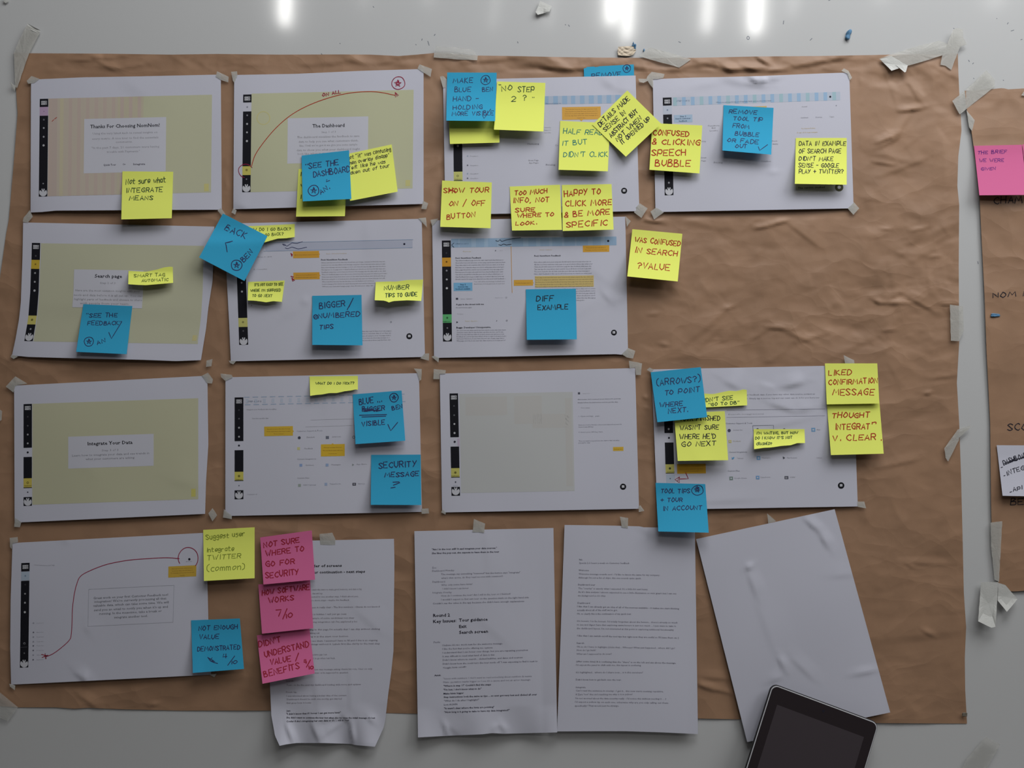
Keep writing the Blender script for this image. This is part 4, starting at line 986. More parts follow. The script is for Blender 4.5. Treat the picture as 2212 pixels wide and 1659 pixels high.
# ------------------------------------------------------------------ sticky notes
NOTES = {}
LIFT = 1.1
class Note:
    def __init__(s, key, label, colour, TL, TR, BR, BL, on, lift=.009, off=.0007, side=0.0, top=None, right=None, bottom=None, left=None, group=None, powr=1.5, skew=0.0):
        s.on, s.off, s.lift, s.side, s.powr, s.skew = on, off, lift * LIFT, side, powr, skew
        s.c = np.array([TL, TR, BR, BL], float)
        n = 14
        if bottom: n = 26
        P = coons(top or [TL, TR], right or [TR, BR], bottom or [BL, BR], left or [TL, BL], n, 14)
        s.o = slab('sticky_note', P, s.h, M_NOTE[colour], 0.00012)
        tag(s.o, label, 'sticky note', group or colour + ' sticky notes')
        s.b = Build(s.o, s.h)
        NOTES[key] = s
    def h(s, px, py):
        base = G(px, py) if not s.on else None
        for k in s.on:
            q = (SH.get(k) or NOTES.get(k)).h(px, py)
            base = q if base is None else np.maximum(base, q)
        a = (s.c[0] + s.c[1]) / 2; d = (s.c[2] + s.c[3]) / 2 - a
        e = (s.c[1] - s.c[0])
        v = ((px - a[0]) * d[0] + (py - a[1]) * d[1]) / (d @ d)
        u = ((px - a[0]) * e[0] + (py - a[1]) * e[1]) / (e @ e)
        t = np.clip((v - .16) / .84, 0, 1.3)
        return base + s.off + s.lift * t ** s.powr * (1 + s.skew * u) + s.side * np.clip(np.abs(u) * 2, 0, 1) ** 3 * np.clip(v, 0, 1)
    def w(s, ik, lines, wd=2.0, name='handwriting'):
        pl = []
        for l in lines:
            if isinstance(l[0], str):
                pl += hand(*l)
            else:
                pl.append(l)
        V, F = ribbons(pl, wd * 1.1)
        V = np.array(V, float)
        a = (s.c[0] + s.c[1] + s.c[2] + s.c[3]) / 4; e = s.c[1] - s.c[0]     # the pen stops at the edge of the paper
        u = ((V - a) @ e) / (e @ e)
        dn = (s.c[2] + s.c[3]) / 2 - (s.c[0] + s.c[1]) / 2
        sk = ((V - a) @ dn) / (dn @ dn)
        u0 = (dn @ e) / (e @ e) * sk
        V = V + (np.clip(u - u0, -.497, .497) + u0 - u)[:, None] * e
        s.b.add(name, ink(ik), V, F, .00035)
        return s

A1 = lambda p: cvt(0, 100, 4.424, p)
Note('not sure', 'yellow note reading Not sure what INTEGRATE MEANS', 'yellow', (264.5, 370), (374, 371), (371, 471.4), (262, 474), ['thanks']).w('green', [('Not sure what', 272, 398, 359, 393.6, 10.5), ('INTEGRATE', 272, 416, 352, 414, 9.5), ('MEANS', 279, 432, 331, 432, 9)], 1.5)
Note('dash low', 'yellow note mostly hidden under the blue SEE THE DASHBOARD note', 'yellow', (645, 365), (750, 362), (745, 467), (639.5, 468), ['dash'], lift=.005).w('green', [[(651, 372), (650, 380)], [(650, 398), (651, 402)], [(651, 421), (650, 429)]], 1.6)
Note('got it', 'yellow note reading got it was confusing, right of the blue note', 'yellow', (748, 333), (846, 312), (859, 414), (756, 434), ['dash'], off=.0012, lift=.008).w('black', [('got "it" was confusing', 752, 344, 845.6, 325.5, 7.6), ('when overlay disapp\'', 750, 357, 841, 338, 7.4),
     ('Felt like he was', 753, 366.5, 833.5, 352, 7.4), ('taken out of tour', 752, 378, 842.5, 360.5, 7.4)], 1.1)
Note('see dash', 'blue note reading SEE THE DASHBOARD with a circled star', 'blue', (651.5, 336), (754, 324.6), (759, 429.7), (654, 435), ['dash', 'dash low', 'got it'], off=.0008, lift=.006).w('navy', [('"SEE THE', 660, 365, 733, 356, 11), ('DASHBOARD', 677, 382.5, 757.6, 370, 12), [(706, 388), (704.5, 392.5), (712, 390)],
     *star_badge(677.5, 411.6, 11.5), ('AN.', 693, 419.5, 713.5, 406.5, 9)], 1.7)
Note('blank3', 'yellow note tucked below the blue MAKE BLUE note, no writing showing', 'yellow', (967, 205), (1077, 203), (1079, 308), (972, 311), ['bubble'], lift=.006)
Note('no step', 'yellow note reading NO STEP 2', 'yellow', (1074, 176), (1178, 179), (1174, 284), (1067, 280), ['bubble', 'blank3'], off=.0004, lift=.010).w('green', [[(1079, 184), (1078, 182.5)], [(1082, 184), (1081, 182.5)], ('NO', 1084.5, 197, 1107, 194.5, 10), ('STEP', 1118, 199, 1155, 198.5, 11.5), ('2', 1105, 219.5, 1116, 219, 12.5), ('?', 1129, 217, 1138, 216, 11), ('"', 1149, 215, 1153, 215, 5)], 1.5)
Note('make blue', 'blue note reading MAKE BLUE HAND HOLDING MORE VISIBLE', 'blue', (966, 156.5), (1073, 157), (1069.6, 261.6), (964, 260.5), ['bubble', 'blank3', 'no step'], off=.0005, lift=.006).w('navy', [('MAKE', 979, 179, 1022, 178.5, 10), ('BLUE', 982, 199, 1018, 197.6, 10), ('HAND -', 979, 218.7, 1035, 216.5, 9.5),
     ('HOLDING', 979, 236.7, 1042.5, 234.5, 9), ('MORE VISIBLE', 976, 250, 1067, 248, 8.5), *star_badge(1049, 172.8, 10), ('BEN', 1042, 198, 1065, 196, 9), [(1042, 248), (1045.5, 256), (1060, 235.6)]], 1.35)
Note('half read', 'yellow note reading HALF READ IT BUT DIDN\'T CLICK', 'yellow', (1210, 261), (1318, 266), (1313, 370), (1206.6, 366.7), ['bubble'], lift=.010).w('teal', [('HALF READ', 1216.5, 288.6, 1303, 291, 10.5), ('IT BUT', 1214, 314.7, 1269, 311, 10), ('DIDN\'T CLICK', 1217, 338.5, 1314, 338.5, 10)], 1.5)
Note('confused', 'yellow note reading CONFUSED AND CLICKING SPEECH BUBBLE in red', 'yellow', (1409, 266), (1517, 271), (1511, 374.6), (1402.8, 366.7), ['step1'], off=.0006, lift=.0075).w('red', [('CONFUSED', 1411, 292, 1489, 294.4, 11.5), ('& CLICKING', 1408, 311, 1512, 313.6, 11), ('SPEECH', 1407, 336, 1482, 336, 12.5), ('BUBBLE', 1415, 358.8, 1492, 360, 13.5)], 2.0)
Note('details', 'yellow note turned 45 degrees reading DETAILS MADE SENSE IN ABSTRACT', 'yellow', (1279.4, 269.5), (1355, 195.4), (1428, 267), (1352, 338.5), ['half read', 'bubble', 'confused'], off=.0007, lift=.005).w('black', [('DETAILS MADE', 1296.5, 274, 1361.5, 213.6, 10.5), ('SENSE IN', 1308, 285, 1353, 244.8, 9.5),
     ('ABSTRACT BUT', 1320.7, 297, 1379.5, 241.4, 9.5), ('NOT WHEN', 1334, 306, 1387, 256, 9.5), ('IT OPENNED UP', 1344, 312.5, 1406, 258, 9.5)], 1.6)
# the REMOVE note hangs behind the printed sheet
nb = Note('remove back', 'blue note starting REMOVE, half hidden behind the top of a printed sheet', 'blue', (1261, 145), (1369, 139), (1372, 235), (1264, 238), [], off=.0004, lift=.0003)
nb.w('navy', [('REMOVE', 1278, 169, 1342, 164.5, 10), *star_badge(1354, 148, 8.2)], 1.4)
Note('remove tip', 'blue note reading REMOVE TOOL TIP FROM BUBBLE OR FADE OUT', 'blue', (1563, 227), (1671, 233), (1666, 334), (1560.6, 325), ['step1'], lift=.013).w('navy', [('REMOVE', 1574.6, 244.7, 1636, 247, 8.5), ('TOOL TIP', 1584, 259, 1648, 262.7, 8), ('FROM', 1582.5, 275, 1619, 278.6, 8.5), ('BUBBLE', 1587, 292, 1640, 295.5, 8.5),
     ('OR FADE', 1571, 305.7, 1639, 311, 8), ('OUT', 1588, 319, 1614, 320, 7.5), [(1638, 317), (1641, 325), (1658, 312.5)]], 1.4)
Note('data example', 'yellow note reading DATA IN EXAMPLE OF SEARCH PAGE DIDN\'T MAKE SENSE', 'yellow', (1719, 298), (1829, 298), (1829, 399), (1717, 397), ['step1'], lift=.012).w('black', [('DATA IN EXAMPLE', 1726, 314.7, 1827.7, 314, 9), ('OF SEARCH PAGE', 1726, 330.6, 1817.6, 330.6, 9), ('DIDN\'T MAKE', 1726, 346.4, 1800.6, 347.5, 9),
     ('SENSE - GOOGLE', 1725, 361, 1812, 362, 9), ('PLAY + TWITTER?', 1726, 374.6, 1823, 374.6, 8.5)], 1.4)
Note('show tour', 'yellow note reading SHOW TOUR ON/OFF BUTTON in red', 'yellow', (955, 390), (1062.4, 394), (1059.7, 493), (951, 490), ['bubble', 'highlight']).w('red', [('SHOW TOUR', 958, 416.6, 1057, 415, 10.5), ('ON / OFF', 970, 445, 1049, 443.7, 10.5), ('BUTTON', 964.8, 473.6, 1027, 468, 10.5), [(969, 408), (984, 414)], [(970, 414), (981, 407)]], 1.7)
Note('too much', 'yellow note reading TOO MUCH INFO, NOT SURE WHERE TO LOOK', 'yellow', (1101, 403), (1209.7, 399), (1214, 496.6), (1106, 498), ['bubble', 'highlight']).w('red', [('TOO MUCH', 1112, 422, 1183, 416.6, 9), ('INFO, NOT', 1108, 438, 1187, 435.6, 10), ('SURE', 1113, 458.7, 1157, 456, 8.5), ('WHERE TO', 1116.6, 470, 1196.7, 466.8, 8.5), ('LOOK.', 1114, 487, 1160, 484.4, 7)], 1.8)
Note('happy', 'yellow note reading HAPPY TO CLICK MORE AND BE MORE SPECIFIC', 'yellow', (1213.7, 399.5), (1321, 397.6), (1325.5, 496), (1215.6, 499), ['bubble', 'highlight']).w('red', [('HAPPY TO', 1219, 424.8, 1298, 419, 12), ('CLICK MORE', 1221.6, 446, 1322, 442.4, 11.5), ('& BE MORE', 1219, 469.5, 1318, 462.7, 11.5), ('SPECIFIC', 1223, 492, 1313, 485.8, 12)], 1.9)
Note('was confused', 'yellow note reading WAS CONFUSED IN SEARCH, stuck on bare brown paper', 'yellow', (1366, 495), (1474, 505), (1464, 608), (1355, 597), [], off=.0012, lift=.017).w('red', [('WAS CONFUSED', 1370.8, 522.4, 1470, 532, 11), ('IN SEARCH', 1370.8, 545.4, 1464, 553.6, 11.5), ('?VALUE', 1375, 579, 1447.5, 584.8, 12)], 1.8)
Note('diff', 'blue note reading DIFF EXAMPLE', 'blue', (1136, 625), (1244, 623.5), (1246, 733), (1138, 734), ['highlight'], lift=.011).w('black', [('DIFF', 1158.7, 651, 1196, 650, 11), ('EXAMPLE', 1162, 670, 1228, 667.5, 10.5)], 1.7)
Note('smart tag', 'small torn yellow note strip reading SMART TAG', 'yellow', (277.6, 585), (373, 577), (374, 611), (277, 614), ['search'], top=[(277.6, 585), (316, 587), (340, 582), (355, 577.5), (368, 576), (373, 577)], bottom=[(277, 614), (300, 615.5), (315, 616), (345, 613.5), (374, 611)], lift=.009, group='torn yellow note strips').w('olive',
     [('SMART TAG', 289, 599, 357, 596.5, 6.5), ('AUTOMATIC', 306, 609, 364, 606.5, 6)], 1.2)
Note('see feedback', 'blue note reading SEE THE FEEDBACK with tick and circled star', 'blue', (180, 657), (286, 661), (273.5, 765), (164.5, 760), ['search'], lift=.008).w('navy', [('"SEE THE', 186.5, 685.5, 254, 685, 8.5), ('FEEDBACK"', 188.7, 702, 263, 702, 8.5), *star_badge(192, 738, 10), ('AN', 210, 744.5, 228, 738, 8), [(235, 718), (240.7, 731.4), (263, 695)]], 1.4)
Note('go back', 'torn yellow strip reading HOW DO I GO BACK, partly under the blue BACK note', 'yellow', (530, 489), (636.5, 484), (636.5, 512), (530, 521), ['tips'], bottom=[(530, 520), (552, 523), (570, 523.5), (578, 521), (600, 515), (618, 514.5), (636.5, 512)], lift=.004, group='torn yellow note strips').w('olive', [('HOW DO I GO BACK?', 536, 499.5, 629, 497, 6),
     ('TO GO BACK?', 558, 511, 613, 507.6, 6)], 1.2)
Note('back', 'blue note tilted like a diamond reading BACK', 'blue', (481.6, 461.3), (577.7, 510), (528, 607), (430, 556), ['tips', 'search', 'go back'], off=.0012, lift=.007).w('navy', [('BACK', 485, 496, 530, 517, 13), [(502, 521), (487, 524.6), (488.5, 530), (490.7, 544)], *star_badge(511, 573, 11.5), ('BEN', 527, 567, 547, 545, 10)], 1.7)
Note('not easy', 'torn yellow strip beside the black sidebar with faded green writing', 'yellow', (536, 609), (615, 606), (609, 652), (535, 649), ['tips'], bottom=[(535, 649), (550, 649.5), (562, 651), (575, 653), (590, 650.5), (609, 652)], lift=.007, group='torn yellow note strips').w('olive', [('IT\'S NOT EASY TO SEE', 549.5, 618, 612, 616.5, 5.5),
     ('WHERE I\'M SUPPOSED', 541.5, 630, 607, 629.5, 5.5), ('TO GO NEXT', 545, 641, 588, 641.7, 5.5)], 1.2)
Note('number tips', 'torn yellow strip reading NUMBER TIPS TO GUIDE', 'yellow', (811.6, 609), (914, 604), (910, 650), (809.4, 648.5), ['tips'], top=[(811.6, 609.5), (840, 608.5), (855, 608.5), (880, 605), (914, 604)], bottom=[(809.4, 648.5), (830, 649.5), (835, 651), (840, 653.5), (850, 650.5), (880, 649), (910, 650.5)], lift=.012,
     group='torn yellow note strips').w('green', [('NUMBER', 829.7, 626.5, 884, 624, 9), ('TIPS TO GUIDE', 832, 642, 902, 639.4, 8)], 1.5)
Note('bigger', 'blue note reading BIGGER NUMBERED TIPS', 'blue', (674.5, 639), (781, 637), (783, 746), (674.5, 745), ['tips'], lift=.011).w('navy', [('BIGGER', 689.6, 667, 747, 660.5, 12), [(763, 644), (757, 656), (750, 669)], [(762.5, 645), (754, 663)], circle(682, 684.5, 4.6), ('N', 680, 687, 684.5, 686.5, 4.5), ('NUMBERED', 688, 688, 778, 682.8, 10), ('TIPS', 690, 711, 721, 710, 9)], 1.7)
Note('what next', 'torn yellow strip at the top edge reading WHAT DO I DO NEXT', 'yellow', (668.6, 813), (773, 812), (773, 842), (670, 855), ['sources'], bottom=[(670, 855), (684, 853), (696, 852), (712, 849), (728, 849), (745, 845), (758, 843.5), (768, 841), (773, 842)], lift=.005, group='torn yellow note strips').w('green', [('WHAT DO I DO NEXT?', 681.5, 830.6, 765.5, 830, 4.8)], 1.1)
Note('blue visible', 'blue note reading BLUE VISIBLE with a crossed-out word and underline', 'blue', (761.8, 852), (867.5, 843.5), (875.5, 952), (768, 959.4), ['sources'], lift=.010).w('navy', [('BLUE ...', 776.5, 874, 826, 868, 12), ('BIGGER', 783, 888.7, 832, 885, 9), [(784, 885), (800, 888), (786, 889), (804, 884), (808, 889), (818, 883), (812, 889), (825, 886)], [(784, 882), (815, 887), (790, 886)],
     [(776.5, 897), (835, 895.5)], [(782, 900.7), (833, 899)], ('VISIBLE', 782, 921, 832, 916.5, 10), [(838, 917), (844, 930.5), (859, 912.4)], *star_badge(851, 859, 9.2), ('BEN', 848, 886.4, 870, 880.8, 8.5)], 1.7)
Note('security', 'blue note reading SECURITY MESSAGE with a question mark', 'blue', (801.8, 982.5), (908.7, 982), (910, 1091), (801, 1090.5), ['sources'], lift=.009).w('navy', [('SECURITY', 818, 1012, 900, 1007, 12.5), ('MESSAGE', 830.7, 1031, 905, 1027.7, 10), [(849, 1041.5), (862, 1041), (864, 1042.5), (850, 1048)], [(844.5, 1054), (853.5, 1052.5)]], 1.8)
Note('arrows', 'blue note reading ARROWS TO POINT WHERE NEXT', 'blue', (1405.6, 804), (1513.8, 793), (1527.7, 901), (1420, 912), ['finished'], off=.0030, lift=.009)
Note('go to db', 'torn yellow strip whose first letters hide under the ARROWS note', 'yellow', (1504, 852), (1613, 842), (1614, 875.5), (1506, 881), ['finished'], top=[(1504, 852), (1522, 850), (1540, 851.5), (1556, 848), (1575, 844), (1592, 845), (1606, 841), (1613, 842)], lift=.003, group='torn yellow note strips').w('green',
     [('DIDN\'T SEE', 1513, 869.5, 1584, 862, 8), ('"GO TO DB"', 1531, 876.7, 1597, 872.5, 6)], 1.4)
Note('tour finished', 'yellow note reading TOUR FINISHED WASN\'T SURE WHERE HE\'D GO NEXT', 'yellow', (1456, 893), (1565.5, 888), (1573, 994), (1464, 995.6), ['finished', 'go to db'], off=.0002, lift=.008).w('black', [('TOUR FINISHED', 1468, 909, 1556, 907.7, 9.5), ('WASN\'T SURE', 1469, 928.5, 1553, 927, 9.5), ('WHERE HE\'D', 1468, 948.5, 1547, 946.8, 10), ('GO NEXT', 1472, 965, 1547, 961.4, 10)], 1.5)
NOTES['arrows'].w('navy', [('(ARROWS?)', 1419, 833, 1514, 823.5, 12.5), ('TO POINT', 1435.7, 854, 1513, 845.4, 10.5), ('WHERE', 1425, 879.6, 1476, 876, 9), ('NEXT.', 1444, 893, 1487, 889.4, 10)], 1.6)
Note('waiting', 'torn yellow strip in small letters asking how to know it has not crashed', 'yellow', (1628, 927), (1737.7, 927), (1739, 957), (1629, 970.4), ['finished'], bottom=[(1629, 970.4), (1650, 967.5), (1665, 967), (1690, 963.5), (1708, 962.5), (1722, 958), (1739, 958)], lift=.007, group='torn yellow note strips').w('green',
     [('I\'M WAITING, BUT HOW', 1634.4, 938.6, 1724, 937, 5.5), ('DO I KNOW IT\'S NOT', 1631.5, 949, 1712, 947.5, 5.5), ('CRASHED?', 1634, 961.4, 1668, 960.5, 5.5)], 1.2)
Note('thought', 'yellow note reading THOUGHT INTEGRATION V. CLEAR in red', 'yellow', (1785.5, 864), (1899, 862), (1909, 980), (1795, 983), ['finished'], off=.0008, lift=.010).w('red', [('THOUGHT', 1797.5, 902.8, 1879, 901.6, 11), ('INTEGRAT', 1803.6, 928.5, 1880, 926, 12), ('n', 1884, 916, 1893, 915, 6), ('V. CLEAR', 1799.4, 952.9, 1893, 949.5, 12), ('.', 1903, 951, 1905, 951, 10)], 1.9)
Note('liked', 'yellow note reading LIKED CONFIRMATION MESSAGE in red', 'yellow', (1782, 785), (1895, 785), (1899.5, 871.5), (1786, 873.5), ['finished', 'thought'], off=.0004, lift=.0042).w('red', [('LIKED', 1790, 810.8, 1840, 809.5, 11), ('CONFIRMATION', 1790, 831.5, 1897, 827, 11), ('MESSAGE', 1798, 853.5, 1889, 852.8, 13)], 1.8)
Note('tool tips', 'blue note reading TOOL TIPS + TOUR IN ACCOUNT, its foot curling out', 'blue', (1416, 1043), (1523.5, 1045.6), (1531, 1150.6), (1422, 1148), ['finished', 'blue text'], lift=.014).w('navy', [('TOOL TIPS', 1427.6, 1065, 1491, 1065, 9), ('+ TOUR', 1427.6, 1083.5, 1475, 1084, 9), ('IN ACCOUNT', 1431.8, 1103, 1517, 1100.6, 9), circle(1507, 1059, 12.5, 10.5, -60, 330, 26, .06), star(1506, 1057, 7), star(1507, 1058, 6, -70), star(1505.5, 1057, 6.5, -45)], 1.5)
Note('suggest', 'yellow note reading Suggest user in very faint ink', 'yellow', (439, 1144.6), (550, 1139), (550, 1249), (440.5, 1255), ['great'], lift=.009).w('faint', [('Suggest user', 444.8, 1166, 530, 1157, 10), ('Integrate', 446, 1193, 506, 1189, 9), ('TWITTER', 448, 1210, 521.5, 1205, 9.5), ('(common)', 446.8, 1234, 529, 1229.5, 12)], 1.3)
Note('not enough', 'blue note reading NOT ENOUGH VALUE DEMONSTRATED 4/10', 'blue', (413, 1340), (518, 1336), (527, 1445), (416.5, 1453.7), ['great'], lift=.010).w('navy', [('NOT ENOUGH', 429, 1361.8, 514, 1358, 9), ('VALUE', 430.4, 1380.8, 473.5, 1379.5, 9), ('DEMONSTRATED', 426.6, 1407, 519, 1402, 9.5), ('4', 481, 1422, 491, 1421, 9), [(507, 1417), (492, 1437)], ('10', 499, 1435, 513, 1433, 7),
     [(449, 1420), (455, 1428), (462, 1431), (470, 1433)], [(458, 1421), (453, 1427), (464, 1429)], [(450, 1421), (461, 1427)]], 1.5)
Note('didnt', 'pink note reading DIDN\'T UNDERSTAND VALUE / BENEFITS 4/10', 'pink', (555, 1372.5), (668.6, 1358), (679.8, 1454.7), (567, 1477), ['order'], off=.0008, lift=.014).w('crimson', [('DIDN\'T', 559.5, 1398, 608, 1386, 12), ('UNDERSTAND', 572.4, 1420, 668.6, 1396.5, 13), ('VALUE /', 584.4, 1436, 647, 1425, 12), ('BENEFITS', 571.5, 1463, 648, 1442.7, 12.5), ('4', 657.5, 1434, 664, 1433, 8), [(670.5, 1425.5), (662, 1441)], ('10', 666.5, 1446, 677.5, 1444, 7)], 2.0)
Note('software', 'pink note reading HOW SOFTWARE WORKS 7/10', 'pink', (558, 1262.6), (670, 1253), (676.7, 1357), (566, 1369), ['order', 'didnt'], off=.0004, lift=.006).w('crimson', [('HOW SOFTWARE', 566.4, 1286, 670, 1273, 11), ('WORKS', 580, 1303, 636, 1295, 11), ('7', 597, 1331, 610, 1330, 12.5), [(620, 1315), (611, 1337)], ('10', 616.5, 1335, 632, 1333, 9)], 2.0)
Note('where to', 'pink note reading NOT SURE WHERE TO GO FOR SECURITY', 'pink', (562, 1161), (673.4, 1145.8), (680.6, 1252), (569, 1262.6), ['order', 'software'], off=.0004, lift=.007).w('crimson', [('NOT SURE', 569.8, 1182.7, 648, 1171.5, 11), ('WHERE TO', 574, 1201.6, 657.4, 1189.6, 11), ('GO FOR', 574, 1224, 637.7, 1217, 11), ('SECURITY', 574, 1249.7, 647, 1240, 12)], 2.0)
Note('brief', 'pink note reading THE BRIEF WE WERE GIVEN in purple', 'pink', (2104, 315), (2207.7, 312.7), (2219, 421), (2115.6, 421.8), [], off=.0014, lift=.009).w('purple', [('THE BRIEF', 2112, 333, 2176, 330.7, 7), ('WE WERE', 2115, 350, 2169, 349.5, 7), ('GIVEN', 2119, 367.7, 2151, 366.8, 5.6)], 1.2)
Note('edge pink', 'second pink note just entering at the right edge of the photo', 'pink', (2208.6, 312), (2316, 310), (2328, 419), (2221, 421), [], off=.0022, lift=.009)
Note('white', 'white note on the right brown sheet listing INTEGRATION and a struck-out word', 'white', (2153, 961.7), (2262, 962.5), (2275, 1073), (2165.7, 1071), [], off=.0012, lift=.008).w('black', [[(2162.5, 1010), (2165.5, 1009)], ('DASHBOARD', 2168, 1005, 2226, 984, 10), [(2169, 1001), (2226, 983)], [(2172, 1003), (2228, 980)], [(2180, 996), (2224, 986)],
     [(2168.6, 1028), (2171, 1027)], ('INTEGRATION', 2175, 1027.5, 2262, 996, 9), [(2181.5, 1063.5), (2185.5, 1062)], ('API MAP', 2189, 1061.5, 2245, 1048, 8)], 1.5)

for q in SH.values(): q.b.flush()
for q in NOTES.values(): q.b.flush()

# marker words written straight on the second brown sheet
kb = Build(kraft2, kraft2_h)
V, F = ribbons(hand('CHAMP', 2147, 440, 2226, 437, 14) + hand('NOM NOM', 2144.5, 643, 2262, 636, 10.5) + hand('SCOPE', 2177, 930, 2250, 926, 14) + hand('BEN', 2182.5, 1091.5, 2230, 1089, 14), 1.7)
kb.add('handwriting', ink('black'), V, F, .0009)
kb.flush()

# ------------------------------------------------------------------ pieces of tape
_tr = random.Random(5)
def tape(label, pts, off=.0016, solid=False, group='torn pieces of masking tape', fold=None, cat='tape', lift=()):
    """torn strip: outline in picture units, thin, with small curl at its free points"""
    p = []
    n = len(pts)
    for i in range(n):
        a, b = np.array(pts[i], float), np.array(pts[(i + 1) % n], float)
        k = max(1, int(np.hypot(*(b - a)) / 9))
        for j in range(k):
            q = a + (b - a) * j / k
            if j: q = q + np.array([_tr.uniform(-.35, .35), _tr.uniform(-.35, .35)])
            p.append(q)
    p = np.array(p)
    c = p.mean(0)
    h = np.array([0.0] * len(p))
    for i, q in enumerate(p):
        h[i] = _tr.uniform(-.00025, .00035)
        for (lx, ly, r, a) in lift:
            h[i] += a * max(0, 1 - math.hypot(q[0] - lx, q[1] - ly) / r)
    base = G(p[:, 0], p[:, 1]) + off
    ring1 = W(p[:, 0], p[:, 1], base + h)
    inner = c + (p - c) * .55
    ring2 = W(inner[:, 0], inner[:, 1], G(inner[:, 0], inner[:, 1]) + off + h * .3 + .00012)
    cc = W(c[None, 0], c[None, 1], G(c[None, 0], c[None, 1]) + off + .00015)
    N = len(p)
    V = np.vstack([ring1, ring2, cc])
    F = []
    for i in range(N):
        j = (i + 1) % N
        F.append((i, j, N + j, N + i)); F.append((N + i, N + j, 2 * N))
    V2 = V + np.array([0, .0001, 0]); M = len(V)
    F2 = [tuple(k + M for k in f[::-1]) for f in F]
    R = [(i, i + M, (i + 1) % N + M, (i + 1) % N) for i in range(N)]
    o = link_mesh('masking_tape', np.vstack([V, V2]), F + F2 + R, M_TAPE2 if solid else M_TAPE, smooth=False)
    tag(o, label, cat, group)
    return o

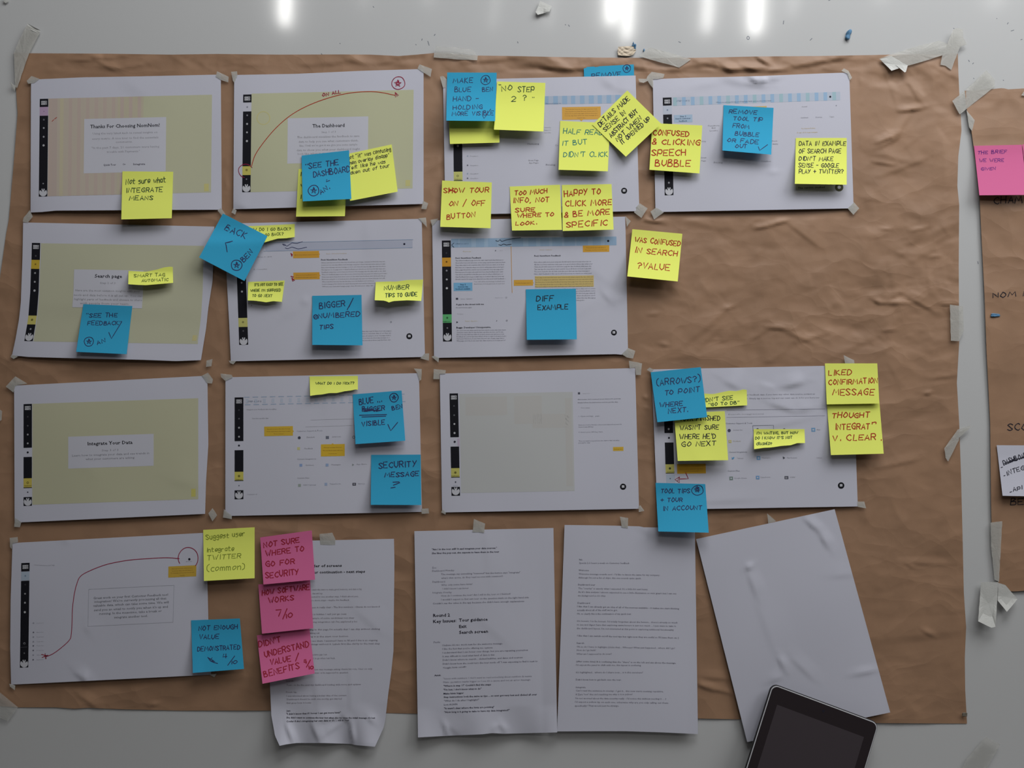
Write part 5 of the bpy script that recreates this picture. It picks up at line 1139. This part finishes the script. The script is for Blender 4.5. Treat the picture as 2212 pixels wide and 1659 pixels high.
C = 'masking tape at the %s corner of the %s'
TP = [
 (C % ('top left', 'Thanks For Choosing sheet'), [(57.6, 174.6), (68, 164), (85, 170), (75, 179), (61, 181)]),
 (C % ('top right', 'Thanks For Choosing sheet'), [(469, 154), (494, 166), (493, 178), (478, 173), (466, 165.5)]),
 (C % ('bottom left', 'Thanks For Choosing sheet'), [(64, 454), (71, 468), (60, 481), (49, 479), (51, 470)]),
 (C % ('bottom right', 'Thanks For Choosing sheet'), [(477, 449), (487, 462), (482, 470), (470, 455)]),
 (C % ('top left', 'The Dashboard sheet'), [(499, 155), (512, 154), (513, 163), (506, 179), (503, 174)]),
 (C % ('top right', 'The Dashboard sheet'), [(906, 139), (933, 149), (930, 166), (902, 148)]),
 (C % ('bottom left', 'The Dashboard sheet'), [(504, 450), (511, 454.5), (508, 463.6), (500, 459)]),
 (C % ('bottom right', 'The Dashboard sheet'), [(914, 434), (925, 439), (921, 452), (910, 451)]),
 (C % ('top left', 'sheet under the MAKE BLUE note'), [(950.5, 165.5), (957, 164), (966, 172), (963, 189), (957, 190)]),
 (C % ('bottom right', 'third top-row sheet'), [(1369.8, 452.6), (1382, 439), (1399, 450), (1385.6, 470.7), (1370, 459)]),
 (C % ('top left', 'STEP 1 OF 5 sheet'), [(1379, 170), (1396, 171), (1399, 164), (1408, 155), (1435.5, 160), (1433, 168), (1411, 172), (1411, 191.5), (1399, 174.6), (1390, 179), (1381, 177)]),
 (C % ('bottom left', 'STEP 1 OF 5 sheet'), [(1405, 457), (1417.5, 448), (1434, 459), (1413, 474)]),
 (C % ('top right', 'STEP 1 OF 5 sheet'), [(1817.6, 153), (1823, 147.5), (1833, 153), (1840.6, 168), (1835.6, 173.5), (1832, 160)]),
 (C % ('bottom right', 'STEP 1 OF 5 sheet'), [(1831, 450), (1844.7, 436.8), (1856, 450), (1843.6, 464)]),
 (C % ('bottom left', 'bent Search page sheet'), [(25, 766), (41, 769), (29, 775.5), (22.6, 771)]),
 (C % ('bottom right', 'bent Search page sheet'), [(446, 779), (459, 775.5), (456.6, 791), (445, 792.5)]),
 (C % ('top right', 'sheet with the NUMBER TIPS strip'), [(904, 471.5), (920, 470), (922, 490.7), (911, 479)]),
 (C % ('bottom left', 'sheet with the NUMBER TIPS strip'), [(494, 779), (510, 780), (504, 787), (497.5, 784.5)]),
 (C % ('bottom right', 'sheet with the NUMBER TIPS strip'), [(917, 764), (927, 763), (926.5, 779), (908, 774)]),
 (C % ('top left', 'sheet with the highlighted passage'), [(929.5, 475), (947, 472), (939, 483), (933.5, 488.5)]),
 (C % ('top right', 'sheet with the highlighted passage'), [(1351, 466.8), (1362.6, 477.6), (1354, 490)]),
 (C % ('bottom left', 'sheet with the highlighted passage'), [(932, 770.6), (939, 768), (948.5, 773), (947, 783)]),
 (C % ('bottom right', 'sheet with the highlighted passage'), [(1343, 765), (1356.7, 751.6), (1372.4, 758), (1367.5, 774.6), (1354, 772)]),
 (C % ('top left', 'Integrate Your Data sheet'), [(12.4, 835), (33, 813), (59, 828.6), (31, 834), (29, 848)]),
 (C % ('top right', 'Integrate Your Data sheet'), [(436, 811.6), (449, 805), (460, 819.6), (458, 828.6), (447.6, 827.5)]),
 (C % ('bottom left', 'Integrate Your Data sheet'), [(33, 1119), (46, 1128), (43, 1139), (30.5, 1138)]),
 ('loose diamond of masking tape below and right of the Integrate Your Data sheet', [(450, 1109), (459, 1097.6), (469, 1113), (459, 1126)]),
 (C % ('top left', 'sheet with the SECURITY MESSAGE note'), [(476, 807), (500.7, 809.6), (503, 815), (487, 823), (478, 815)]),
 (C % ('top right', 'sheet with the SECURITY MESSAGE note'), [(894, 796), (911, 797), (910, 820), (906.4, 823), (901, 806)]),
 (C % ('bottom left', 'sheet with the SECURITY MESSAGE note'), [(483.7, 1100), (500.7, 1113.6), (500.7, 1121.5), (481.5, 1118)]),
 (C % ('bottom right', 'sheet with the SECURITY MESSAGE note'), [(910, 1099), (925.6, 1098), (926.8, 1109), (911, 1110)]),
 (C % ('top left', 'pale form sheet, third row'), [(937, 797), (963, 799.6), (962, 807.5), (949, 808.6), (949, 819), (936, 819)]),
 (C % ('top right', 'pale form sheet, third row'), [(1358.5, 779), (1387, 785), (1384.5, 810), (1374, 810), (1372, 794), (1360, 795)]),
 (C % ('bottom left', 'pale form sheet, third row'), [(953, 1107), (956, 1099), (963, 1108), (962, 1111.5)]),
 (C % ('bottom right', 'pale form sheet, third row'), [(1380, 1094.5), (1383, 1091), (1392, 1103.6), (1380, 1106)]),
 ('scrap of masking tape at the top left of the blue ARROWS note', [(1397, 799), (1403, 794), (1412, 798), (1407, 805)]),
 ('pointed masking tape sticking up above the LIKED CONFIRMATION note', [(1822.4, 767), (1845, 778), (1846, 787), (1825.6, 786)]),
 (C % ('bottom right', 'creased sheet beside the TOOL TIPS note'), [(1852.4, 1083.5), (1867, 1083.5), (1871, 1098), (1852.4, 1094.5)]),
 ('pointed masking tape above the slanted blank sheet', [(1657, 1109), (1676.6, 1126), (1659.5, 1131)]),
 (C % ('top left', 'sheet with the red pen curve'), [(20.8, 1162), (38, 1160), (39, 1171), (27, 1174), (25, 1186), (21.5, 1181)]),
 (C % ('bottom left', 'sheet with the red pen curve'), [(20, 1477), (33, 1481), (31.6, 1491), (21.5, 1483)]),
 (C % ('bottom right', 'sheet with the red pen curve'), [(450.6, 1456.7), (468, 1455.4), (463, 1463)]),
 ('masking tape at the top of the page about order of screens', [(690, 1153.5), (717.6, 1150.6), (724.4, 1164.7), (724, 1177), (692, 1177)]),
 ('masking tape at the top middle of the Round 2 text page', [(1023.8, 1121), (1048, 1131), (1046, 1151), (1021, 1149)]),
 ('masking tape above the grey text page beside the TOOL TIPS note', [(1339, 1116), (1357, 1119), (1356.5, 1141), (1343, 1139)]),
 # tape that holds the brown paper
 ('long masking tape over the top left corner of the brown paper', [(58, 54), (86, 70), (63, 115), (37, 190), (33, 188), (30, 114), (42, 85)]),
 ('short tape end on the left edge of the brown paper, near its top', [(22, 177), (34, 186), (31.6, 197), (26, 190)]),
 ('flat masking tape along the top edge above the MAKE BLUE note', [(938, 113), (960, 112.5), (1032, 120), (1031, 130), (990, 128.5), (937, 124)]),
 ('second layer of tape just above the top edge over MAKE BLUE', [(942, 100), (985, 102), (1022, 107), (1030, 119), (990, 115), (938, 111.5)]),
 ('wide wrinkled tape across the top edge, above the STEP 1 OF 5 sheet', [(1381, 121), (1395, 108), (1405, 103), (1453.6, 116), (1493, 128), (1467, 146), (1440, 138), (1406, 129)]),
 ('long wrinkled masking tape at the top right corner of the large brown sheet', [(1898.8, 127), (1921, 118.8), (1975, 102), (2028, 88), (2057.5, 98.8), (2055, 113), (2010, 128), (1961, 142)]),
 ('upright masking tape with shaggy top on the large sheet\'s top right corner', [(2058.6, 64), (2070, 60), (2080, 64.7), (2081, 81), (2089, 96), (2075, 97.6), (2055, 151), (2042, 142), (2031.6, 140), (2035, 122), (2047, 93)]),
 ('slanted masking tape bridging the gap between the two brown sheets', [(2131, 152), (2149, 173.6), (2149, 187), (2073, 247), (2057, 218), (2087.5, 193)]),
 ('thin shred of tape under the bridge between the brown sheets', [(2087.5, 237.5), (2105.6, 260), (2099.6, 283), (2093.5, 275)]),
 ('tiny tape corner at the right edge of the photo near the top', [(2206, 206), (2214, 194), (2226, 200), (2222, 208)]),
 ('upright masking tape on the large sheet\'s right edge, upper one', [(2052, 657.8), (2080, 662), (2082, 714), (2071.6, 737), (2054, 736)]),
 ('twisted masking tape on the large sheet\'s right edge, lower one', [(2039.8, 968.7), (2068.7, 928), (2094.8, 919.5), (2096, 924), (2073, 932.5), (2071.6, 951), (2048, 997), (2042.7, 989)]),
 ('long masking tape along the second brown sheet\'s lower left edge', [(2139.6, 1129), (2165, 1126), (2160, 1220), (2158, 1257), (2148, 1252), (2141, 1180)]),
 ('corner of masking tape at the bottom left of the large brown sheet', [(-8, 1490), (0, 1496), (39, 1528), (17, 1558), (-8, 1548)]),
 ('masking tape cut by the left edge of the photo, beside Integrate Your Data', [(-8, 880), (4.5, 888), (3.4, 907), (-8, 915)]),
 ('faint masking tape alone on the wall, bottom right', [(2129.6, 1591.6), (2161, 1608), (2126.6, 1668), (2075, 1668), (2087.5, 1641)]),
]
for lb, pts in TP:
    tp_ = tape(lb, pts)
    if lb.startswith(('second layer', 'faint masking', 'corner of masking')):
        tp_.data.materials[0] = M_TAPE_FAINT
tape('folded end of the long tape on the large sheet\'s top right corner', [(1901, 128), (1926, 121), (1950, 136), (1961, 141), (1957, 155), (1954.4, 156.4), (1943.4, 147), (1925.8, 152.9)], off=.0026, solid=True, lift=((1954, 156, 16, .004), (1925, 152, 14, .003)))
tape('loose flapping tape hanging at the second brown sheet\'s bottom left corner', [(2119, 1257.7), (2156.7, 1257.7), (2155, 1280), (2150.6, 1354), (2141.6, 1356), (2113, 1342)], off=.003, solid=True, lift=((2113, 1345, 60, .006), (2150, 1354, 60, .006)))
tape('small turned-down tape beside the loose flapping tape', [(2156.7, 1259), (2171.7, 1263.8), (2198, 1294), (2175, 1321.5), (2155, 1297)], off=.003, solid=True, lift=((2175, 1321, 40, .007),))
tape('curled scrap of clear tape at the top edge of the photo', [(1167, 2), (1192, 13), (1187, 25), (1161.7, 32), (1157, 26)], off=.0002, solid=True, lift=((1160, 30, 14, .002), (1187, 24, 12, .002)))
tape('thin wrinkled tape end on the wall near the top left', [(58, 50), (88, 66), (84, 72), (62, 62)], off=.0008, solid=True, lift=((75, 66, 20, .002),))
tape('grey tape scrap cut by the top left corner of the photo', [(8, -4), (18, -4), (19, 3), (12, 7), (8, 4)], off=-.001, solid=True)

# crumpled beige scrap with its wrinkles
M_SCRAP = mat('old_tape_scrap', (0.62, 0.52, 0.40), rough=0.8, bump=0.3, bscale=500)
P = coons([(1335.7, 101), (1350, 100), (1367.5, 99.7)], [(1367.5, 99.7), (1374, 109), (1368, 118)], [(1335, 119), (1350, 121), (1361, 120.5), (1368, 118)], [(1335.7, 101), (1334, 110), (1335, 119)], 40, 26)
o = slab('old_tape_scrap', P, lambda x, y: .0022 + .0007 * np.abs(np.sin((x + 1.9 * y) * .21 + np.sin(x * .23))) + .0005 * np.abs(np.sin((y - .4 * x) * .33 + 1.4 * np.sin(x * .11))), M_SCRAP, .0004)
tag(o, 'small crumpled beige tape scrap on the wall above the top edge', 'tape scrap')

# bits of blue adhesive putty
M_TACK = mat('blue_putty', (0.10, 0.22, 0.36), rough=0.7, bump=0.3, bscale=300)
def tack(label, cx, cy, rx, ry, seed, h=.002, stretch=0.0, base=0.0):
    bm = bmesh.new()
    bmesh.ops.create_icosphere(bm, subdivisions=3, radius=1.0)
    r = random.Random(seed); ph = [r.uniform(0, 6) for _ in range(4)]
    for v in bm.verts:
        c = v.co
        k = 1 + .22 * math.sin(3 * c.x + ph[0]) + .18 * math.sin(4 * c.z + ph[1]) + .12 * math.sin(7 * c.y + 5 * c.x + ph[2])
        v.co = Vector((c.x * k * rx * K + stretch * c.z * ry * K, -(c.y * .5 + .5) * h * k if c.y > -5 else 0, c.z * k * ry * K))
    me = bpy.data.meshes.new('putty'); bm.to_mesh(me); bm.free(); me.materials.append(M_TACK)
    me.polygons.foreach_set('use_smooth', [True] * len(me.polygons))
    o = bpy.data.objects.new('adhesive_putty', me); COL.objects.link(o)
    p = W(np.array([cx * 1.0]), np.array([cy * 1.0]), np.array([base]))[0]
    o.location = (float(p[0]), float(p[1]) , float(p[2]))
    tag(o, label, 'putty', 'bits of blue putty')
tack('blue putty blob alone on the wall near the top right', 1831, 76, 6.5, 8.5, 1, .004, .3)
tack('small blue putty bit touching the beige tape scrap', 1369, 102, 4.0, 5.5, 2, .004)
tack('tiny dark putty bit above the beige tape scrap', 1368, 94, 1.6, 2.2, 3, .0015)
tack('dark putty sliver beside the wide wrinkled tape', 1391, 110, 1.8, 4.4, 4, .0015)
tack('flat blue putty smear on the second brown sheet', 2150, 681, 9.5, 3.2, 5, .002, 0, .0040)
_g = M_TACK; M_TACK = mat('grey_putty', (0.16, 0.14, 0.11), rough=0.7, bump=0.3, bscale=300)
tack('grey putty smear at the bottom right corner of the large brown sheet', 2083, 1543, 5.0, 4.2, 6, .0014, 0, .0034)
M_TACK = _g

# small scuffs and pen dots on the paint, too many and too small to tell apart
bs = Build(wall, lambda x, y: 0 * x)
M_SCUFF = mat('scuff_mark', (0.16, 0.17, 0.20), rough=.8)
sc = [((694, 116), (696, 118)), ((734, 93.5), (735, 94.5)), ((806, 14), (807.5, 16)), ((898, 96), (899, 97)), ((924, 89), (927, 98)), ((938, 77), (940, 74)), ((911, 87), (912, 84)), ((1118, 90), (1119, 93)),
      ((1228, 54), (1230, 57)), ((1221, 53), (1222, 54)), ((1466, 90), (1470, 92)), ((1692, 52), (1693, 45)), ((1750, 87), (1754, 83)), ((1790, 1), (1793, 0)), ((2153, 40), (2153.6, 40.6)), ((2176, 52), (2178, 49)), ((2184, 67), (2190, 65)), ((2205, 86), (2208, 85)),
      ((2101, 138), (2103, 136)), ((2103, 169), (2104, 170)), ((2167, 173), (2168, 174)), ((2060, 61), (2061, 62)), ((2112, 565), (2113, 570)), ((2092, 130), (2094, 133))]
V, F = ribbons([list(a) for a in sc] + [circle(1616, 82, 2.6, 3.6)], 1.5)
bs.add('scuff_marks', M_SCUFF, V, F, .0001)
bs.flush()
for ch in wall.children:
    ch['kind'] = 'stuff'

# ------------------------------------------------------------------ tablet leaning on the wall, standing on the pen tray
M_CASE = mat('tablet_shell', (0.012, 0.011, 0.012), rough=0.42, spec=0.4)
M_GLASS = mat('tablet_glass', (0.026, 0.020, 0.022), rough=0.10, spec=0.5)
M_SCREEN = mat('tablet_screen', (0.055, 0.045, 0.050), rough=0.16, spec=0.5)
M_CHROME = mat('tablet_chamfer', (0.50, 0.50, 0.52), rough=0.35, spec=0.9)
TW, TH, TT, RAD = 0.1665, 0.240, 0.0085, 0.0095

def rr(w, h, r, n=9):
    p = []
    for cx, cz, a0 in ((w / 2 - r, h / 2 - r, 0), (-w / 2 + r, h / 2 - r, 90), (-w / 2 + r, -h / 2 + r, 180), (w / 2 - r, -h / 2 + r, 270)):
        for i in range(n):
            a = math.radians(a0 + 90 * i / (n - 1))
            p.append((cx + r * math.cos(a), cz + r * math.sin(a)))
    return p
def loft(name, rings, m, parent, cap0=True, cap1=True, dx=0, dz=0):
    """rings: (w, h, r, y) from back (y > 0) to front (y < 0)"""
    V, F = [], []
    for w, h, r, y in rings:
        V += [(x + dx, y, z + dz) for x, z in rr(w, h, r)]
    n = 36
    for k in range(len(rings) - 1):
        for i in range(n):
            F.append((k * n + i, k * n + (i + 1) % n, (k + 1) * n + (i + 1) % n, (k + 1) * n + i))
    if cap0: F.append(tuple(range(n))[::-1])
    if cap1: F.append(tuple((len(rings) - 1) * n + i for i in range(n)))
    return link_mesh(name, V, F, m, parent, smooth=False)
tab = bpy.data.objects.new('tablet', None); COL.objects.link(tab)
tag(tab, 'black tablet with silver chamfered edge, tilted, at the bottom of the photo', 'tablet')
E = .0012
loft('back_shell', [(TW - .012, TH - .012, RAD, TT / 2), (TW - .003, TH - .003, RAD, TT * .32), (TW + 2 * E, TH + 2 * E, RAD + E, 0.0), (TW + 2 * E, TH + 2 * E, RAD + E, -TT * .34), (TW + E, TH + E, RAD + E * .5, -TT * .46)], M_CASE, tab)
loft('chamfer_ring', [(TW + .0004, TH + .0004, RAD, -TT * .40), (TW + .0002, TH + .0002, RAD, -TT * .52), (TW - .0022, TH - .0022, RAD - .001, -TT * .545)], M_CHROME, tab)
loft('glass_front', [(TW - .0022, TH - .0022, RAD - .001, -TT * .50), (TW - .0024, TH - .0024, RAD - .001, -TT * .56)], M_GLASS, tab)
loft('screen', [(TW - .030, TH - .052, .0006, -TT * .54), (TW - .030, TH - .052, .0006, -TT * .572)], M_SCREEN, tab)
cm = loft('front_camera', [(.0035, .0035, .0017, -TT * .54), (.0035, .0035, .0017, -TT * .575)], mat('camera_lens', (0.02, 0.02, 0.03), rough=.1), tab, dz=TH / 2 - .011)
bt = box('side_button', TW / 2 + E * .4, TW / 2 + E * 1.5, -.0012, .0012, TH / 2 - .060, TH / 2 - .040, M_CASE, tab, bevel=.0003)
roll = math.radians(20.0)     # clockwise as seen
lean = math.radians(7.5)
H0 = 0.0125
# picture position of the rounded top edge's middle
mx, my = (1662 + 1900) / 2, (1474 + 1562) / 2 + 1
R3 = Matrix.Rotation(-lean, 4, 'X') @ Matrix.Rotation(roll, 4, 'Y')
top_mid = R3 @ Vector((0, 0, TH / 2))
tgt = W(np.array([mx]), np.array([my]), np.array([H0 + TT / 2 + .004]))[0]
tab.matrix_world = Matrix.Translation(Vector(tuple(float(v) for v in tgt)) - top_mid) @ R3
low = min((tab.matrix_world @ Vector((sx * (TW / 2 + E), yy, -TH / 2 - E))).z for sx in (-1, 1) for yy in (-TT / 2, TT / 2))
ts = box('trim_1', -1.0, 1.0, -0.10, 0.0, low - 0.016, low + 0.0015, mat('pen_tray', (0.5, 0.5, 0.5), rough=.4), bevel=.003)
tag(ts, kind='structure')
